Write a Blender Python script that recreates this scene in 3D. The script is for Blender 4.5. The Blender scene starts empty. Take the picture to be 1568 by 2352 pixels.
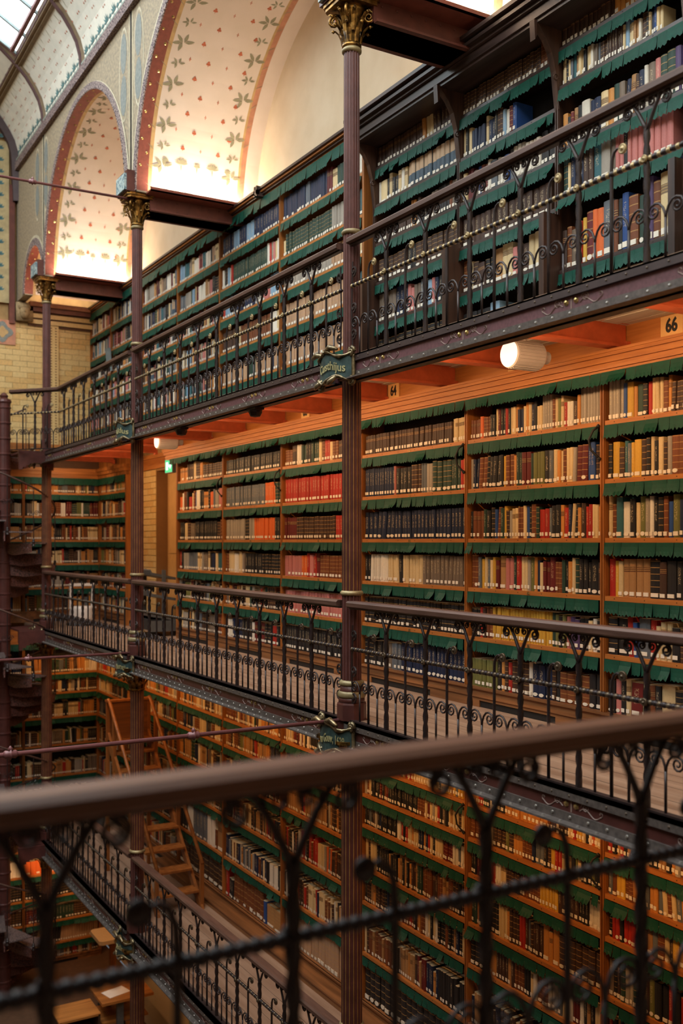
import bpy, math, random, re
from mathutils import Vector, Matrix
from math import sin, cos, pi, radians as R

S = bpy.context.scene
COL = S.collection

# ------------------------------------------------------------------ camera, world, light, exposure
EYE = 1.49
cd = bpy.data.cameras.new('camera')
cam = bpy.data.objects.new('camera', cd)
COL.objects.link(cam)
cam.location = (0, 0, EYE)
cam.rotation_euler = (pi/2, 0, R(-30.3))
cd.sensor_fit = 'HORIZONTAL'
cd.sensor_width = 24
cd.lens = 2300/1568*24
cd.shift_y = 69/1568
cd.clip_start = .05
cd.dof.use_dof = True
cd.dof.focus_distance = 8.6
cd.dof.aperture_fstop = 1.5
S.camera = cam
S.view_settings.view_transform = 'Standard'
S.view_settings.look = 'None'
S.view_settings.exposure = 0.0
S.view_settings.gamma = 1
S.view_settings.use_curve_mapping = False
S.cycles.use_denoising = True
S.cycles.max_bounces = 6
S.cycles.diffuse_bounces = 3
S.cycles.glossy_bounces = 2
S.cycles.sample_clamp_indirect = 4
S.cycles.caustics_reflective = False
S.cycles.caustics_refractive = False
W = bpy.data.worlds.new('world')
S.world = W
W.use_nodes = True
W.node_tree.nodes['Background'].inputs[0].default_value = (.45, .55, .65, 1)
W.node_tree.nodes['Background'].inputs[1].default_value = .3

K_STRIP = 50      # warm strip lamps under the girder of the top gallery, watts per bay
K_STRIP_LOW = 32  # the same under the middle gallery
K_COVE = 31       # cove tubes on the transverse beams
K_SKY = 6.5       # luminance of the frosted skylight


def area(name, loc, direction, sx, sy, power, color):
    l = bpy.data.lights.new(name, 'AREA')
    l.shape = 'RECTANGLE'
    l.size, l.size_y = sx, sy
    l.energy = power
    l.color = color
    o = bpy.data.objects.new(name, l)
    COL.objects.link(o)
    o.location = loc
    d = Vector(direction).normalized()
    # local x stays horizontal along the lamp
    z = -d
    x = Vector((0, 1, 0)) if abs(d.y) < .5 and sx > sy and abs(d.x) > .1 else Vector((1, 0, 0))
    y = z.cross(x).normalized()
    x = y.cross(z).normalized()
    o.matrix_world = Matrix(((x.x, y.x, z.x, loc[0]), (x.y, y.y, z.y, loc[1]), (x.z, y.z, z.z, loc[2]), (0, 0, 0, 1)))
    return o


WARM = (1.0, .60, .30)
COLS = [1.74, 7.24, 12.74, 17.5]          # column lines along the nave
XC, XG, XR, XB = 4.33, 4.22, 4.28, 5.65    # column axis, girder face, railing, bookcase fronts
for a, b in zip(COLS[:-1], COLS[1:]):
    area('gallery_strip_light', (4.50, (a+b)/2, 2.80), (.80, 0, -.60), b-a-.5, .04, K_STRIP*(b-a)/5.5, WARM)
    area('lower_strip_light', (4.50, (a+b)/2, -.22), (.85, 0, -.55), b-a-.5, .04, K_STRIP_LOW*(b-a)/5.5, (1.0, .50, .18))
area('far_bay_light', (4.9, 18.2, 2.8), (.3, .7, -.6), .9, .05, 6, WARM)
area('far_bay_low_light', (4.9, 18.2, -.25), (.3, .7, -.6), .9, .05, 8, (1, .5, .18))
area('ground_end_light', (4.9, 18.2, -4.1), (.1, .8, -.6), 1.6, .05, 16, (1, .58, .28))
area('ground_strip_light', (4.5, 13.5, -3.85), (.85, 0, -.5), 9, .05, 28, (1, .52, .2))
BWL = .22
for y in COLS[1:] + [19.25]:
    for sgn in (-1, 1):
        if y == 19.25 and sgn == 1:
            continue
        yy = y + sgn*(BWL+.08)
        if y == 19.25:
            yy = y - .1
        kc = K_COVE*(.35 if y > 19 else 1)
        area('cove_tube_light', (5.1, yy, 6.065), (0, -.45*sgn, 1), 1.25, .05, kc, (1.0, .84, .64))
        area('cove_tube_light', (5.72, yy + sgn*.5, 6.04), (.25, 0, 1), .12, .8, kc*.12, (1.0, .80, .56))


# ------------------------------------------------------------------ materials
def lin(c):
    def f(v):
        v /= 255
        return v/12.92 if v <= .04045 else ((v+.055)/1.055)**2.4
    return (f(c[0]), f(c[1]), f(c[2]), 1)


MATS = {}


class NT:
    def __init__(s, name):
        s.m = bpy.data.materials.new(name)
        s.m.use_nodes = True
        s.t = s.m.node_tree
        s.b = s.t.nodes['Principled BSDF']

    def n(s, typ, **kw):
        nd = s.t.nodes.new(typ)
        for k, v in kw.items():
            setattr(nd, k, v)
        return nd

    def put(s, sock, v):
        if hasattr(v, 'is_output') or isinstance(v, bpy.types.NodeSocket):
            s.t.links.new(v, sock)
        else:
            sock.default_value = v

    def math(s, op, a, b=0.0, c=0.0):
        nd = s.n('ShaderNodeMath', operation=op)
        s.put(nd.inputs[0], a)
        s.put(nd.inputs[1], b)
        if op in ('COMPARE', 'MULTIPLY_ADD'):
            s.put(nd.inputs[2], c)
        return nd.outputs[0]

    def mix(s, fac, a, b, blend='MIX'):
        nd = s.n('ShaderNodeMix', data_type='RGBA', blend_type=blend)
        s.put(nd.inputs[0], fac)
        s.put(nd.inputs[6], a)
        s.put(nd.inputs[7], b)
        return nd.outputs[2]

    def noise(s, scale, detail=3, vec=None, rough=.55):
        nd = s.n('ShaderNodeTexNoise')
        nd.inputs['Scale'].default_value = scale
        nd.inputs['Detail'].default_value = detail
        nd.inputs['Roughness'].default_value = rough
        if vec is not None:
            s.t.links.new(vec, nd.inputs['Vector'])
        return nd.outputs['Fac']

    def coord(s, which='Object', scale=(1, 1, 1)):
        tc = s.n('ShaderNodeTexCoord')
        mp = s.n('ShaderNodeMapping')
        mp.inputs['Scale'].default_value = scale
        s.t.links.new(tc.outputs[which], mp.inputs['Vector'])
        return mp.outputs['Vector']


def mat(name, c, rough=.6, metal=0, var=.12, scale=9, stretch=(1, 1, 1), c2=None, bump=0, spec=.5, world=False, contrast=(.35, .65)):
    if name in MATS:
        return MATS[name]
    t = NT(name)
    geo = t.n('ShaderNodeNewGeometry')
    mp = t.n('ShaderNodeMapping')
    mp.inputs['Scale'].default_value = stretch
    t.t.links.new(geo.outputs['Position'], mp.inputs['Vector'])
    f = t.noise(scale, 4, mp.outputs['Vector'])
    mr = t.n('ShaderNodeMapRange')
    mr.inputs[1].default_value, mr.inputs[2].default_value = contrast
    t.t.links.new(f, mr.inputs[0])
    ca = lin(c)
    if c2 is None:
        cb = tuple(x*(1-var*2) for x in ca[:3]) + (1,)
    else:
        cb = lin(c2)
    t.put(t.b.inputs['Base Color'], t.mix(mr.outputs[0], ca, cb))
    t.b.inputs['Roughness'].default_value = rough
    t.b.inputs['Metallic'].default_value = metal
    t.b.inputs['Specular IOR Level'].default_value = spec
    if bump:
        bp = t.n('ShaderNodeBump')
        bp.inputs['Strength'].default_value = bump
        bp.inputs['Distance'].default_value = .01
        t.t.links.new(f, bp.inputs['Height'])
        t.t.links.new(bp.outputs[0], t.b.inputs['Normal'])
    MATS[name] = t.m
    return t.m


def wood(name, c, c2, axis=1, rough=.5, scale=14, spec=.4):
    st = [1, 1, 1]
    st = [1.0]*3
    st[axis] = .07
    return mat(name, c, rough, 0, c2=c2, scale=scale, stretch=st, bump=.15, spec=spec)


def emit(name, c, strength):
    t = NT(name)
    t.b.inputs['Base Color'].default_value = lin(c)
    t.b.inputs['Emission Color'].default_value = lin(c)
    t.b.inputs['Emission Strength'].default_value = strength
    MATS[name] = t.m
    return t.m


OAK = wood('oak_lengthwise', (184, 116, 56), (164, 98, 44), 1, scale=40)
OAKZ = wood('oak_upright', (170, 104, 48), (120, 70, 30), 2)
OAKX = wood('oak_crosswise', (186, 118, 56), (140, 82, 36), 0)
OAKDK = wood('aged_oak_base', (150, 98, 58), (110, 70, 40), 1)
DARKW = wood('dark_stained_wood', (74, 58, 54), (48, 36, 32), 1, rough=.35)
DARKWZ = wood('dark_stained_upright', (78, 52, 40), (46, 30, 24), 2, rough=.4)
BACK = mat('dark_case_back', (34, 26, 20), .8)
NIRON = mat('shaded_near_iron', (40, 27, 26), .5, .2, var=.2)  # gallery iron painted darker, for the near railing turned away from the light
IRON = mat('dark_iron', (58, 44, 42), .42, .3, var=.2)
HAND = mat('handrail_wood', (92, 62, 50), .5, 0, c2=(72, 46, 36), scale=30, stretch=(1, .1, 1), spec=.45)
HANDN = wood('near_handrail_wood', (120, 82, 64), (92, 60, 46), 0, rough=.38, spec=.6)
MAROON = mat('maroon_paint', (94, 50, 44), .42, .1, var=.15, spec=.5)
PURPLE = mat('plum_girder_paint', (118, 76, 80), .5, .1, var=.14, scale=40)
GREYIR = mat('grey_iron_flange', (112, 100, 94), .45, .35, var=.2, scale=30)
FILLET = mat('gilded_fillet', (176, 128, 72), .4, .4, var=.2)
GOLD = mat('aged_gilding', (178, 132, 66), .33, .85, c2=(70, 48, 26), scale=18, bump=.2)
BRONZE = mat('pale_bronze', (168, 148, 112), .35, .7, c2=(84, 68, 46), scale=20)
STUD = mat('brass_stud', (200, 170, 110), .3, .9)
PAINTL = mat('painted_scroll', (150, 122, 110), .6, 0)
CREAMP = mat('cream_ring', (172, 152, 110), .45, .3, c2=(122, 102, 70))
BEADW = mat('pale_gilt_bead', (182, 156, 112), .4, .5)
GREEN = None
ORANGE = mat('orange_red_joist_paint', (204, 96, 58), .5, .05, var=.12, spec=.4)
BEAMRED = mat('oxblood_beam_paint', (112, 58, 46), .5, .1, var=.15)
PLANK = wood('grey_brown_floorboard', (168, 138, 116), (142, 112, 92), 1, rough=.6, scale=10)
CEILP = wood('pale_ceiling_board', (214, 202, 184), (184, 170, 150), 1, rough=.7, scale=12)
CREAM = mat('cream_plaster', (222, 200, 170), .85, 0, c2=(212, 188, 156), scale=2)
VAULTC = mat('painted_vault_cream', (234, 214, 198), .85, 0, c2=(228, 208, 190), scale=3)
NAVEV = mat('pale_blue_vault', (236, 228, 212), .85, 0, c2=(224, 218, 204), scale=5)
SPAND = mat('sage_spandrel', (168, 148, 120), .8, 0, c2=(140, 126, 106), scale=24, contrast=(.42, .58))
LILAC = mat('speckled_lilac_archivolt', (158, 138, 130), .8, 0, c2=(84, 68, 72), scale=46, contrast=(.47, .53))
FRIEZE = mat('speckled_frieze', (150, 128, 122), .8, 0, c2=(78, 60, 64), scale=40, contrast=(.46, .54))
REDBAND = mat('brick_red_band', (146, 76, 60), .7, 0, var=.12, scale=20)
YELBAND = mat('ochre_band', (208, 168, 112), .7, 0)
ORBAND = mat('salmon_band', (204, 140, 108), .7, 0)
BLUEM = mat('blue_grey_medallion', (138, 138, 130), .8, 0, c2=(116, 120, 116), scale=30)
PALEL = mat('pale_outline', (206, 192, 164), .8, 0)
LEAF = mat('painted_leaf', (158, 150, 120), .8, 0)
LEAFB = mat('painted_blue_leaf', (92, 128, 128), .8, 0)
FLOWER = mat('painted_flower', (206, 108, 72), .8, 0)
BRICK = mat('glazed_yellow_brick', (226, 190, 128), .4, 0, var=.08, scale=30)
BRICK2 = mat('glazed_ochre_brick', (222, 178, 112), .4, 0, var=.1, scale=30)
MORTAR = mat('mortar', (172, 136, 88), .9)
DOORP = mat('ochre_door', (206, 158, 98), .6, 0, var=.04)
REVEAL = mat('door_reveal', (140, 100, 56), .7, 0, var=.04)
WHITE = mat('white_enamel', (226, 216, 208), .4, 0, var=.03)
RIBBED = mat('grey_enamel', (206, 196, 190), .5, 0, var=.05)
BLACK = mat('black_ink', (22, 20, 20), .6)
STONE = mat('carved_stone', (176, 146, 104), .8, 0, var=.2, scale=16)
GREYM = mat('grey_metal', (110, 110, 108), .45, .3)
LADW = wood('honey_oak', (158, 96, 46), (122, 70, 32), 2, rough=.42)
DOVE = mat('plaque_green', (70, 92, 88), .5, .2, c2=(44, 60, 60), scale=14)
PATINA = mat('verdigris_block', (176, 186, 180), .7, 0, c2=(98, 120, 128), scale=26, contrast=(.44, .56))
RODM = mat('pinkish_rod_paint', (132, 82, 82), .4, .1)
PAPER = mat('aged_paper', (206, 184, 146), .85, 0, var=.12, scale=160, stretch=(1, 1, 1))
LABELM = mat('white_paper_label', (236, 224, 206), .7, 0, var=.05)
SKYP = emit('frosted_skylight_glass', (226, 238, 242), K_SKY)
TUBE = emit('cove_tube_glow', (255, 224, 178), 9)
LAMPF = emit('lamp_lens', (255, 232, 224), .7)
EXITW = emit('lit_exit_sign_white', (214, 255, 236), 1.6)
EXITG = emit('lit_exit_sign_green', (24, 170, 120), 1.2)
BRASSP = mat('brass_plate', (196, 150, 86), .4, .5)


def green_mat():
    t = NT('green_leather_flap')
    g = t.n('ShaderNodeNewGeometry')
    f = t.noise(26, 3, g.outputs['Position'])
    t.put(t.b.inputs['Base Color'], t.mix(f, lin((6, 78, 60)), lin((8, 52, 42))))
    t.b.inputs['Roughness'].default_value = .62
    t.b.inputs['Specular IOR Level'].default_value = .3
    return t.m


GREEN = green_mat()


def book_mat(single):
    t = NT('book_cover' if single else 'shelved_book_cover')
    if single:
        oi = t.n('ShaderNodeObjectInfo')
        col, al, rnd = oi.outputs['Color'], oi.outputs['Alpha'], oi.outputs['Random']
    else:
        at = t.n('ShaderNodeAttribute', attribute_name='cover')
        col, al = at.outputs['Color'], at.outputs['Alpha']
    uvn = t.n('ShaderNodeUVMap', uv_map='UVMap')
    sp = t.n('ShaderNodeSeparateXYZ')
    t.t.links.new(uvn.outputs[0], sp.inputs[0])
    u, v = sp.outputs[0], sp.outputs[1]
    geo = t.n('ShaderNodeNewGeometry')
    wear = t.noise(70, 3, geo.outputs['Position'])
    isspine = t.math('GREATER_THAN', v, .001)

    def sty(x):
        return t.math('MULTIPLY', t.math('COMPARE', al, x, .06), isspine)
    base = t.mix(t.math('MULTIPLY', wear, .45), col, (.5, .5, .5, 1), 'MULTIPLY')
    # raised gilt bands
    fr = t.math('FRACT', t.math('MULTIPLY_ADD', v, 6.0, .2))
    band = t.math('MULTIPLY', t.math('LESS_THAN', fr, .11), sty(.25))
    base = t.mix(t.math('MULTIPLY', band, .62), base, lin((190, 146, 84)))
    # title patch
    patch = t.math('MULTIPLY', t.math('COMPARE', v, .74, .075), sty(.5))
    base = t.mix(t.math('MULTIPLY', patch, .75), base, lin((70, 26, 20)))
    pline = t.math('MULTIPLY', t.math('COMPARE', t.math('FRACT', t.math('MULTIPLY', v, 22.0)), .5, .14), patch)
    base = t.mix(t.math('MULTIPLY', pline, .6), base, lin((206, 168, 104)))
    # lettering
    cmb = t.n('ShaderNodeCombineXYZ')
    t.put(cmb.inputs[0], t.math('MULTIPLY', u, 7.0))
    t.put(cmb.inputs[1], t.math('MULTIPLY', v, 60.0))
    t.put(cmb.inputs[2], t.math('MULTIPLY', t.noise(.9, 0, geo.outputs['Position']), 40.0))
    tx = t.noise(1.0, 1, cmb.outputs[0])
    let = t.math('MULTIPLY', t.math('GREATER_THAN', tx, .56), t.math('COMPARE', u, .5, .2))
    let = t.math('MULTIPLY', let, t.math('COMPARE', v, .62, .22))
    let = t.math('MULTIPLY', let, sty(.75))
    base = t.mix(t.math('MULTIPLY', let, .55), base, lin((214, 190, 150)))
    # quarter binding: pale upper part over a slate lower part
    two = t.math('MULTIPLY', t.math('GREATER_THAN', v, .52), sty(1.0))
    base = t.mix(t.math('MULTIPLY', two, .9), base, lin((196, 160, 124)))
    t.put(t.b.inputs['Base Color'], base)
    t.b.inputs['Roughness'].default_value = .55
    t.b.inputs['Specular IOR Level'].default_value = .35
    return t.m


COVER1, COVERN = book_mat(True), book_mat(False)


# ------------------------------------------------------------------ mesh helpers
class MB:
    def __init__(s):
        s.v, s.f, s.m = [], [], []

    def add(s, vs, fs, m=0):
        o = len(s.v)
        s.v += [tuple(p) for p in vs]
        s.f += [tuple(i+o for i in f) for f in fs]
        s.m += [m]*len(fs)
        return s

    def box(s, x0, x1, y0, y1, z0, z1, m=0):
        return s.add([(x0, y0, z0), (x1, y0, z0), (x1, y1, z0), (x0, y1, z0), (x0, y0, z1), (x1, y0, z1), (x1, y1, z1), (x0, y1, z1)],
                     [(3, 2, 1, 0), (4, 5, 6, 7), (0, 1, 5, 4), (1, 2, 6, 5), (2, 3, 7, 6), (3, 0, 4, 7)], m)

    def prism(s, poly, axis, a0, a1, m=0):
        # poly in the other two axes (in x,y,z order); extruded along axis
        def p3(p, a):
            q = list(p)
            q.insert(axis, a)
            return q
        n = len(poly)
        vs = [p3(p, a0) for p in poly] + [p3(p, a1) for p in poly]
        fs = [(i, (i+1) % n, n+(i+1) % n, n+i) for i in range(n)] + [tuple(range(n))[::-1], tuple(range(n, 2*n))]
        return s.add(vs, fs, m)

    def tube(s, pts, r, n=6, m=0, cap=True):
        pts = [Vector(p) for p in pts]
        k = len(pts)
        vs, fs = [], []
        t0 = (pts[1]-pts[0]).normalized()
        ref = Vector((0, 1, 0)) if abs(t0.y) < .8 else Vector((1, 0, 0))
        for i, p in enumerate(pts):
            t = (pts[min(i+1, k-1)] - pts[max(i-1, 0)]).normalized()
            a = (ref - t*ref.dot(t)).normalized()
            b = t.cross(a)
            rr = r[i] if isinstance(r, (list, tuple)) else r
            for j in range(n):
                w = 2*pi*j/n
                vs.append(p + a*(cos(w)*rr) + b*(sin(w)*rr))
        for i in range(k-1):
            for j in range(n):
                fs.append((i*n+j, i*n+(j+1) % n, (i+1)*n+(j+1) % n, (i+1)*n+j))
        if cap:
            fs.append(tuple(range(n))[::-1])
            fs.append(tuple(range((k-1)*n, k*n)))
        return s.add(vs, fs, m)

    def lathe(s, prof, n=16, c=(0, 0, 0), axis=2, m=0):
        vs, fs = [], []
        for r, h in prof:
            for j in range(n):
                w = 2*pi*(j+.5)/n
                p = [r*cos(w), r*sin(w)]
                p.insert(axis, h)
                vs.append((p[0]+c[0], p[1]+c[1], p[2]+c[2]))
        for i in range(len(prof)-1):
            for j in range(n):
                fs.append((i*n+j, i*n+(j+1) % n, (i+1)*n+(j+1) % n, (i+1)*n+j))
        k = len(prof)-1
        if prof[0][0] > 1e-4:
            fs.append(tuple(range(n))[::-1])
        if prof[-1][0] > 1e-4:
            fs.append(tuple(range(k*n, k*n+n)))
        return s.add(vs, fs, m)

    def dome(s, c, r, axis, sgn, m=0):
        # small half-round stud
        pr = [(r, 0), (r*.75, r*.5*sgn), (r*.05, r*.75*sgn)]
        return s.lathe(pr, 6, c, axis, m)

    def mesh(s, name, mats, smooth=False):
        me = bpy.data.meshes.new(name)
        me.from_pydata(s.v, [], s.f)
        for x in mats:
            me.materials.append(x)
        if len(mats) > 1:
            me.polygons.foreach_set('material_index', s.m)
        if smooth:
            me.polygons.foreach_set('use_smooth', [True]*len(s.f))
        me.update()
        return me


def link(name, me, parent=None, loc=(0, 0, 0), rot=(0, 0, 0), kind=None, label=None):
    o = bpy.data.objects.new(name, me)
    COL.objects.link(o)
    o.location = loc
    o.rotation_euler = rot
    if parent is not None:
        o.parent = parent
    if kind:
        o['kind'] = kind
    if label:
        o['label'] = label
    return o


def part(name, mb, m, parent=None, loc=(0, 0, 0), rot=(0, 0, 0), smooth=False, kind=None, label=None):
    ms = m if isinstance(m, (list, tuple)) else [m]
    return link(name, mb.mesh(name, ms, smooth), parent, loc, rot, kind, label)


def tag(o, label, cat, group=None):
    o['label'] = label
    o['category'] = cat
    if group:
        o['group'] = group
    return o


def thing(name, label, cat, loc=(0, 0, 0), rz=0, group=None):
    o = bpy.data.objects.new(name, None)
    COL.objects.link(o)
    o.location = loc
    o.rotation_euler = (0, 0, rz)
    o.empty_display_size = .2
    return tag(o, label, cat, group)


def struct(name, mb, m, label=None, smooth=False):
    o = part(name, mb, m, smooth=smooth, kind='structure')
    if label:
        o['label'] = label
        o['category'] = re.sub(r'_.*', '', name)
    return o


def text_mesh(body, size, depth=.002, align='CENTER', bold=0):
    cu = bpy.data.curves.new('lettering', 'FONT')
    cu.body = body
    cu.size = size
    cu.extrude = depth
    cu.offset = bold
    cu.align_x = align
    cu.align_y = 'CENTER'
    cu.resolution_u = 3
    o = bpy.data.objects.new('lettering', cu)
    COL.objects.link(o)
    bpy.context.view_layer.update()
    me = bpy.data.meshes.new_from_object(o.evaluated_get(bpy.context.evaluated_depsgraph_get()))
    bpy.data.objects.remove(o)
    bpy.data.curves.remove(cu)
    me.name = 'lettering'
    me.materials.clear()
    return me


def spiral(cx, cz, r0, r1, a0, a1, n=12):
    out = []
    for i in range(n+1):
        t = i/n
        a, r = a0+(a1-a0)*t, r0+(r1-r0)*t
        out.append((cx+r*cos(a), 0, cz+r*sin(a)))
    return out


rng = random.Random(7)

# ------------------------------------------------------------------ setting: floors, ceilings, walls
ZU, ZM, ZL, ZGR = 3.02, 0.0, -3.62, -6.45   # girder tops of the galleries, ground floor
YEND = 19.4
YE = 19.0    # front plane of the end bookcases


def plank_floor(name, label, z, y0, y1, x0, x1, w, mtl, seg, under=.05):
    mb = MB().box(x0, x1, y0, y1, z-under, z-.02)
    o = struct(name, mb, mtl, label)
    n = round((x1-x0)/w)
    w = (x1-x0)/n
    cache = {}
    for i in range(n):
        y = y0 - rng.random()*seg
        while y < y1:
            a, b = max(y, y0), min(y+seg, y1)
            y += seg
            if b-a < .05:
                continue
            key = round(b-a, 3)
            if key not in cache:
                q = MB().box(.003, w-.003, .002, b-a-.002, -.021, 0)
                cache[key] = q.mesh('plank', [mtl])
            link('plank', cache[key], o, (x0+i*w, a, z + rng.uniform(-.0015, .0005)))
    return o


plank_floor('floor', 'worn grey-brown plank floor of the middle gallery', 0.0, 1.2, YE, 4.29, 5.95, .13, PLANK, 3.1)
plank_floor('floor', 'plank floor of the lower gallery seen through its railing', ZL, 6.0, YE, 4.29, 5.95, .15, PLANK, 3.1)
f3 = struct('floor', MB().box(4.74, 5.95, 1.2, YEND, 3.17, 3.22).prism([(4.27, 3.0), (4.27, 3.025), (4.76, 3.2), (4.76, 3.17)], 1, 1.2, 17.2), PLANK, 'hidden plank floor of the top gallery')
struct('floor', MB().box(-4.5, 5.95, -2, YEND, ZGR-.1, ZGR), mat('ground_floor_boards', (96, 66, 46), .6), 'dark ground floor of the library')
# the viewer's own gallery floor
struct('floor', MB().box(-4.5, 4.2, -2, 1.93, -.2, 0), PLANK, "floor of the viewer's own gallery")

struct('ceiling', MB().box(-4.5, 5.95, -2, 1.75, 3.0, 3.2), CEILP, "ceiling over the viewer's own gallery")
# ceiling boards under the top gallery, with their joists
ce = struct('ceiling', MB().box(4.6, 5.95, 1.2, YE, 3.145, 3.165), CEILP, 'pale board ceiling under the top gallery')
cache = {}
for i in range(7):
    w = (5.95-4.6)/7
    y = 1.2 - rng.random()*2.5
    while y < YE:
        a, b = max(y, 1.2), min(y+2.6, YE)
        y += 2.6
        if b-a < .05:
            continue
        key = round(b-a, 3)
        if key not in cache:
            cache[key] = MB().box(.007, w-.007, .004, b-a-.004, 0, .016).mesh('ceiling_board', [CEILP])
        link('ceiling_board', cache[key], ce, (4.6+i*w, a, 3.118 + rng.uniform(-.002, .002)))
ce2 = struct('ceiling', MB().box(4.29, 5.95, 1.2, YE, -.1, -.055), CEILP, 'boarded ceiling under the middle gallery')
struct('ceiling', MB().box(4.29, 5.95, 6, YE, ZL-.1, ZL-.055), CEILP, 'boarded ceiling under the lower gallery')

# outer wall behind the cases
wr = MB().box(5.97, 6.2, -2, 15.34, ZGR, 5.9).box(5.97, 6.2, 16.36, YEND+.3, ZGR, 5.9).box(5.97, 6.2, 15.34, 16.36, ZGR, 0).box(5.97, 6.2, 15.34, 16.36, 2.72, 5.9)
struct('wall_right', wr, CREAM, 'plaster wall behind the bookcases')
struct('wall_back', MB().box(-4.6, 6.2, -2.2, -2, ZGR, 12), CREAM, 'wall behind the viewer')
struct('wall_left', MB().box(-4.7, -4.5, -2, YEND+.3, ZGR, 9.3), mat('far_side_shelves', (90, 66, 46), .8), 'opposite side of the library hall')

# end wall: upper brick part, and plaster above
we = MB()
we.box(-4.5, 6.2, YEND+.06, YEND+.3, ZGR, 12.5)
wall_far = struct('wall_far', we, MORTAR, 'end wall of glazed yellow brick')
bw, bh = .27, .105
bcache = {}
for k in range(22):
    z = 3.34 + k*bh
    for x0, x1 in ((3.9, 4.74), (5.02, 5.94)):
        x = x0 - (bw/2 if k % 2 else 0)
        while x < x1-.02:
            xa, xb = max(x, x0), min(x+bw, x1)
            x += bw
            if xb-xa < .03:
                continue
            key = (round(xb-xa, 3), rng.random() < .35)
            if key not in bcache:
                bcache[key] = MB().box(.0025, key[0]-.0025, 0, .05, .0025, bh-.0025).mesh('brick', [BRICK2 if key[1] else BRICK])
            link('brick', bcache[key], wall_far, (xa, YEND+.012+rng.uniform(-.002, .002), z))
# flat pilaster strip with dotted ornament, and dado
q = MB().box(4.74, 5.02, YEND-.03, YEND+.06, 3.3, 5.66)
for k in range(44):
    for xx in (4.79, 4.88, 4.97):
        q.box(xx-.015, xx+.015, YEND-.034, YEND-.03, 3.34+k*.052, 3.34+k*.052+.02, 1)
part('pilaster', q, [BRICK, mat('ornament_brown', (140, 96, 58), .8)], wall_far)
q = MB().box(3.6, 5.95, YEND-.05, YEND+.06, 3.2, 3.36)
q.box(3.6, 5.95, YEND-.04, YEND+.06, 3.2, 3.3)
for k in range(9):
    q.box(3.7+k*.25, 3.7+k*.25+.2, YEND-.06, YEND-.05, 3.21, 3.33)
part('dado_panel', q, OAKX, wall_far)
q = MB()
for z0, z1, y, m in ((5.60, 5.64, .02, 1), (5.64, 5.72, .05, 0), (5.72, 5.75, .04, 1), (5.75, 5.83, .07, 0), (5.83, 5.86, .06, 1), (5.86, 5.95, .12, 2), (5.95, 6.03, .17, 3)):
    q.box(4.45, 5.95, YEND-y, YEND+.06, z0, z1, m)
part('cornice', q, [BRICK, mat('brown_course', (96, 62, 38), .8), BEAMRED, ORBAND], wall_far)
# stone head corbel
q = MB()
q.box(4.22, 4.52, YEND-.12, YEND+.06, 5.66, 6.0)
q.lathe([(.0, -.13), (.055, -.12), (.085, -.06), (.095, .0), (.088, .06), (.06, .11), (.0, .125)], 14, (4.36, YEND-.14, 5.82), 2)
q.lathe([(.005, -.03), (.02, -.01), (.012, .04), (.002, .05)], 8, (4.345, YEND-.24, 5.825), 2)
for dx in (-.04, .035):
    q.lathe([(.0, -.014), (.018, 0), (.0, .014)], 8, (4.355+dx, YEND-.222, 5.85), 2)
q.box(4.33, 4.37, YEND-.23, YEND-.2, 5.765, 5.775)
q.lathe([(.1, .0), (.12, .04), (.1, .1), (.03, .14)], 14, (4.36, YEND-.11, 5.86), 2)
part('head_corbel', q, STONE, wall_far, smooth=True)
# painted band on the nave face of the end wall and the painted shield below it
q = MB().box(3.5, 4.1, YEND-.01, YEND+.06, 5.98, 9.0)
q.box(4.1, 4.2, YEND-.05, YEND+.06, 5.6, 8.2, 1)
for k in range(14):
    z = 6.2+k*.22
    for a in range(5):
        w = pi*.15+a*pi*.175
        p = Vector((3.93+.0, YEND-.014, z)) if k % 2 else Vector((3.93, YEND-.014, z))
        d = Vector((cos(w), 0, sin(w)))
        e = Vector((-sin(w), 0, cos(w)))
        l = .1
        q.add([p, p+d*l*.5+e*.02, p+d*l, p+d*l*.5-e*.02], [(0, 3, 2, 1)], 2)
    q.box(3.84, 3.846, YEND-.013, YEND-.01, z, z+.2, 2)
part('painted_band', q, [mat('buff_band', (196, 172, 126), .8), BEAMRED, LEAFB], wall_far)
q = MB().box(3.5, 4.22, YEND-.008, YEND+.06, 5.2, 5.66)
pts = []
for k in range(24):
    a = 2*pi*k/24
    rr = .17*(1+.18*cos(4*a))
    pts.append((3.98+rr*cos(a), 5.43+rr*sin(a)))
q.prism(pts, 1, YEND-.014, YEND-.008, 1)
q.prism([(3.98+(x-3.98)*.55, 5.43+(z-5.43)*.55) for x, z in pts], 1, YEND-.018, YEND-.014, 2)
part('painted_shield', q, [ORBAND, BLUEM, YELBAND], wall_far)

# ---- brick wall with door on the middle gallery (between the cases)
yd0, yd1 = 14.75, 17.35
wd = MB()
wd.box(5.925, 5.97, 16.36, yd1, 0, 3.1)
wd.box(5.925, 5.97, yd0, 15.35, 0, 3.1)
wd.box(5.925, 5.97, 15.35, 16.36, 2.72, 3.1)
wdo = struct('wall_door_bay', wd, MORTAR, 'yellow brick wall around the door of the middle gallery')
dbr = [MB().box(0, .03, .004, .27-.004, .004, .105-.004).mesh('brick', [m]) for m in (BRICK, BRICK2)]
for k in range(26):
    y = 16.37 + (0 if k % 2 else -.0)
    yy = [16.37, 16.37+.27, 16.37+.54, 16.37+.81] if k % 2 else [16.37+.135, 16.37+.405, 16.37+.675]
    for y in yy:
        link('brick', dbr[rng.random() < .35], wdo, (5.895+rng.uniform(-.002, .002), y, k*.105))
    if k % 2 == 0:
        link('brick', MB().box(0, .03, .004, .131, .004, .101).mesh('brick', [BRICK]) if k == 0 else hb, wdo, (5.895, 16.37, k*.105))
        if k == 0:
            hb = wdo.children[-1].data
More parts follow.
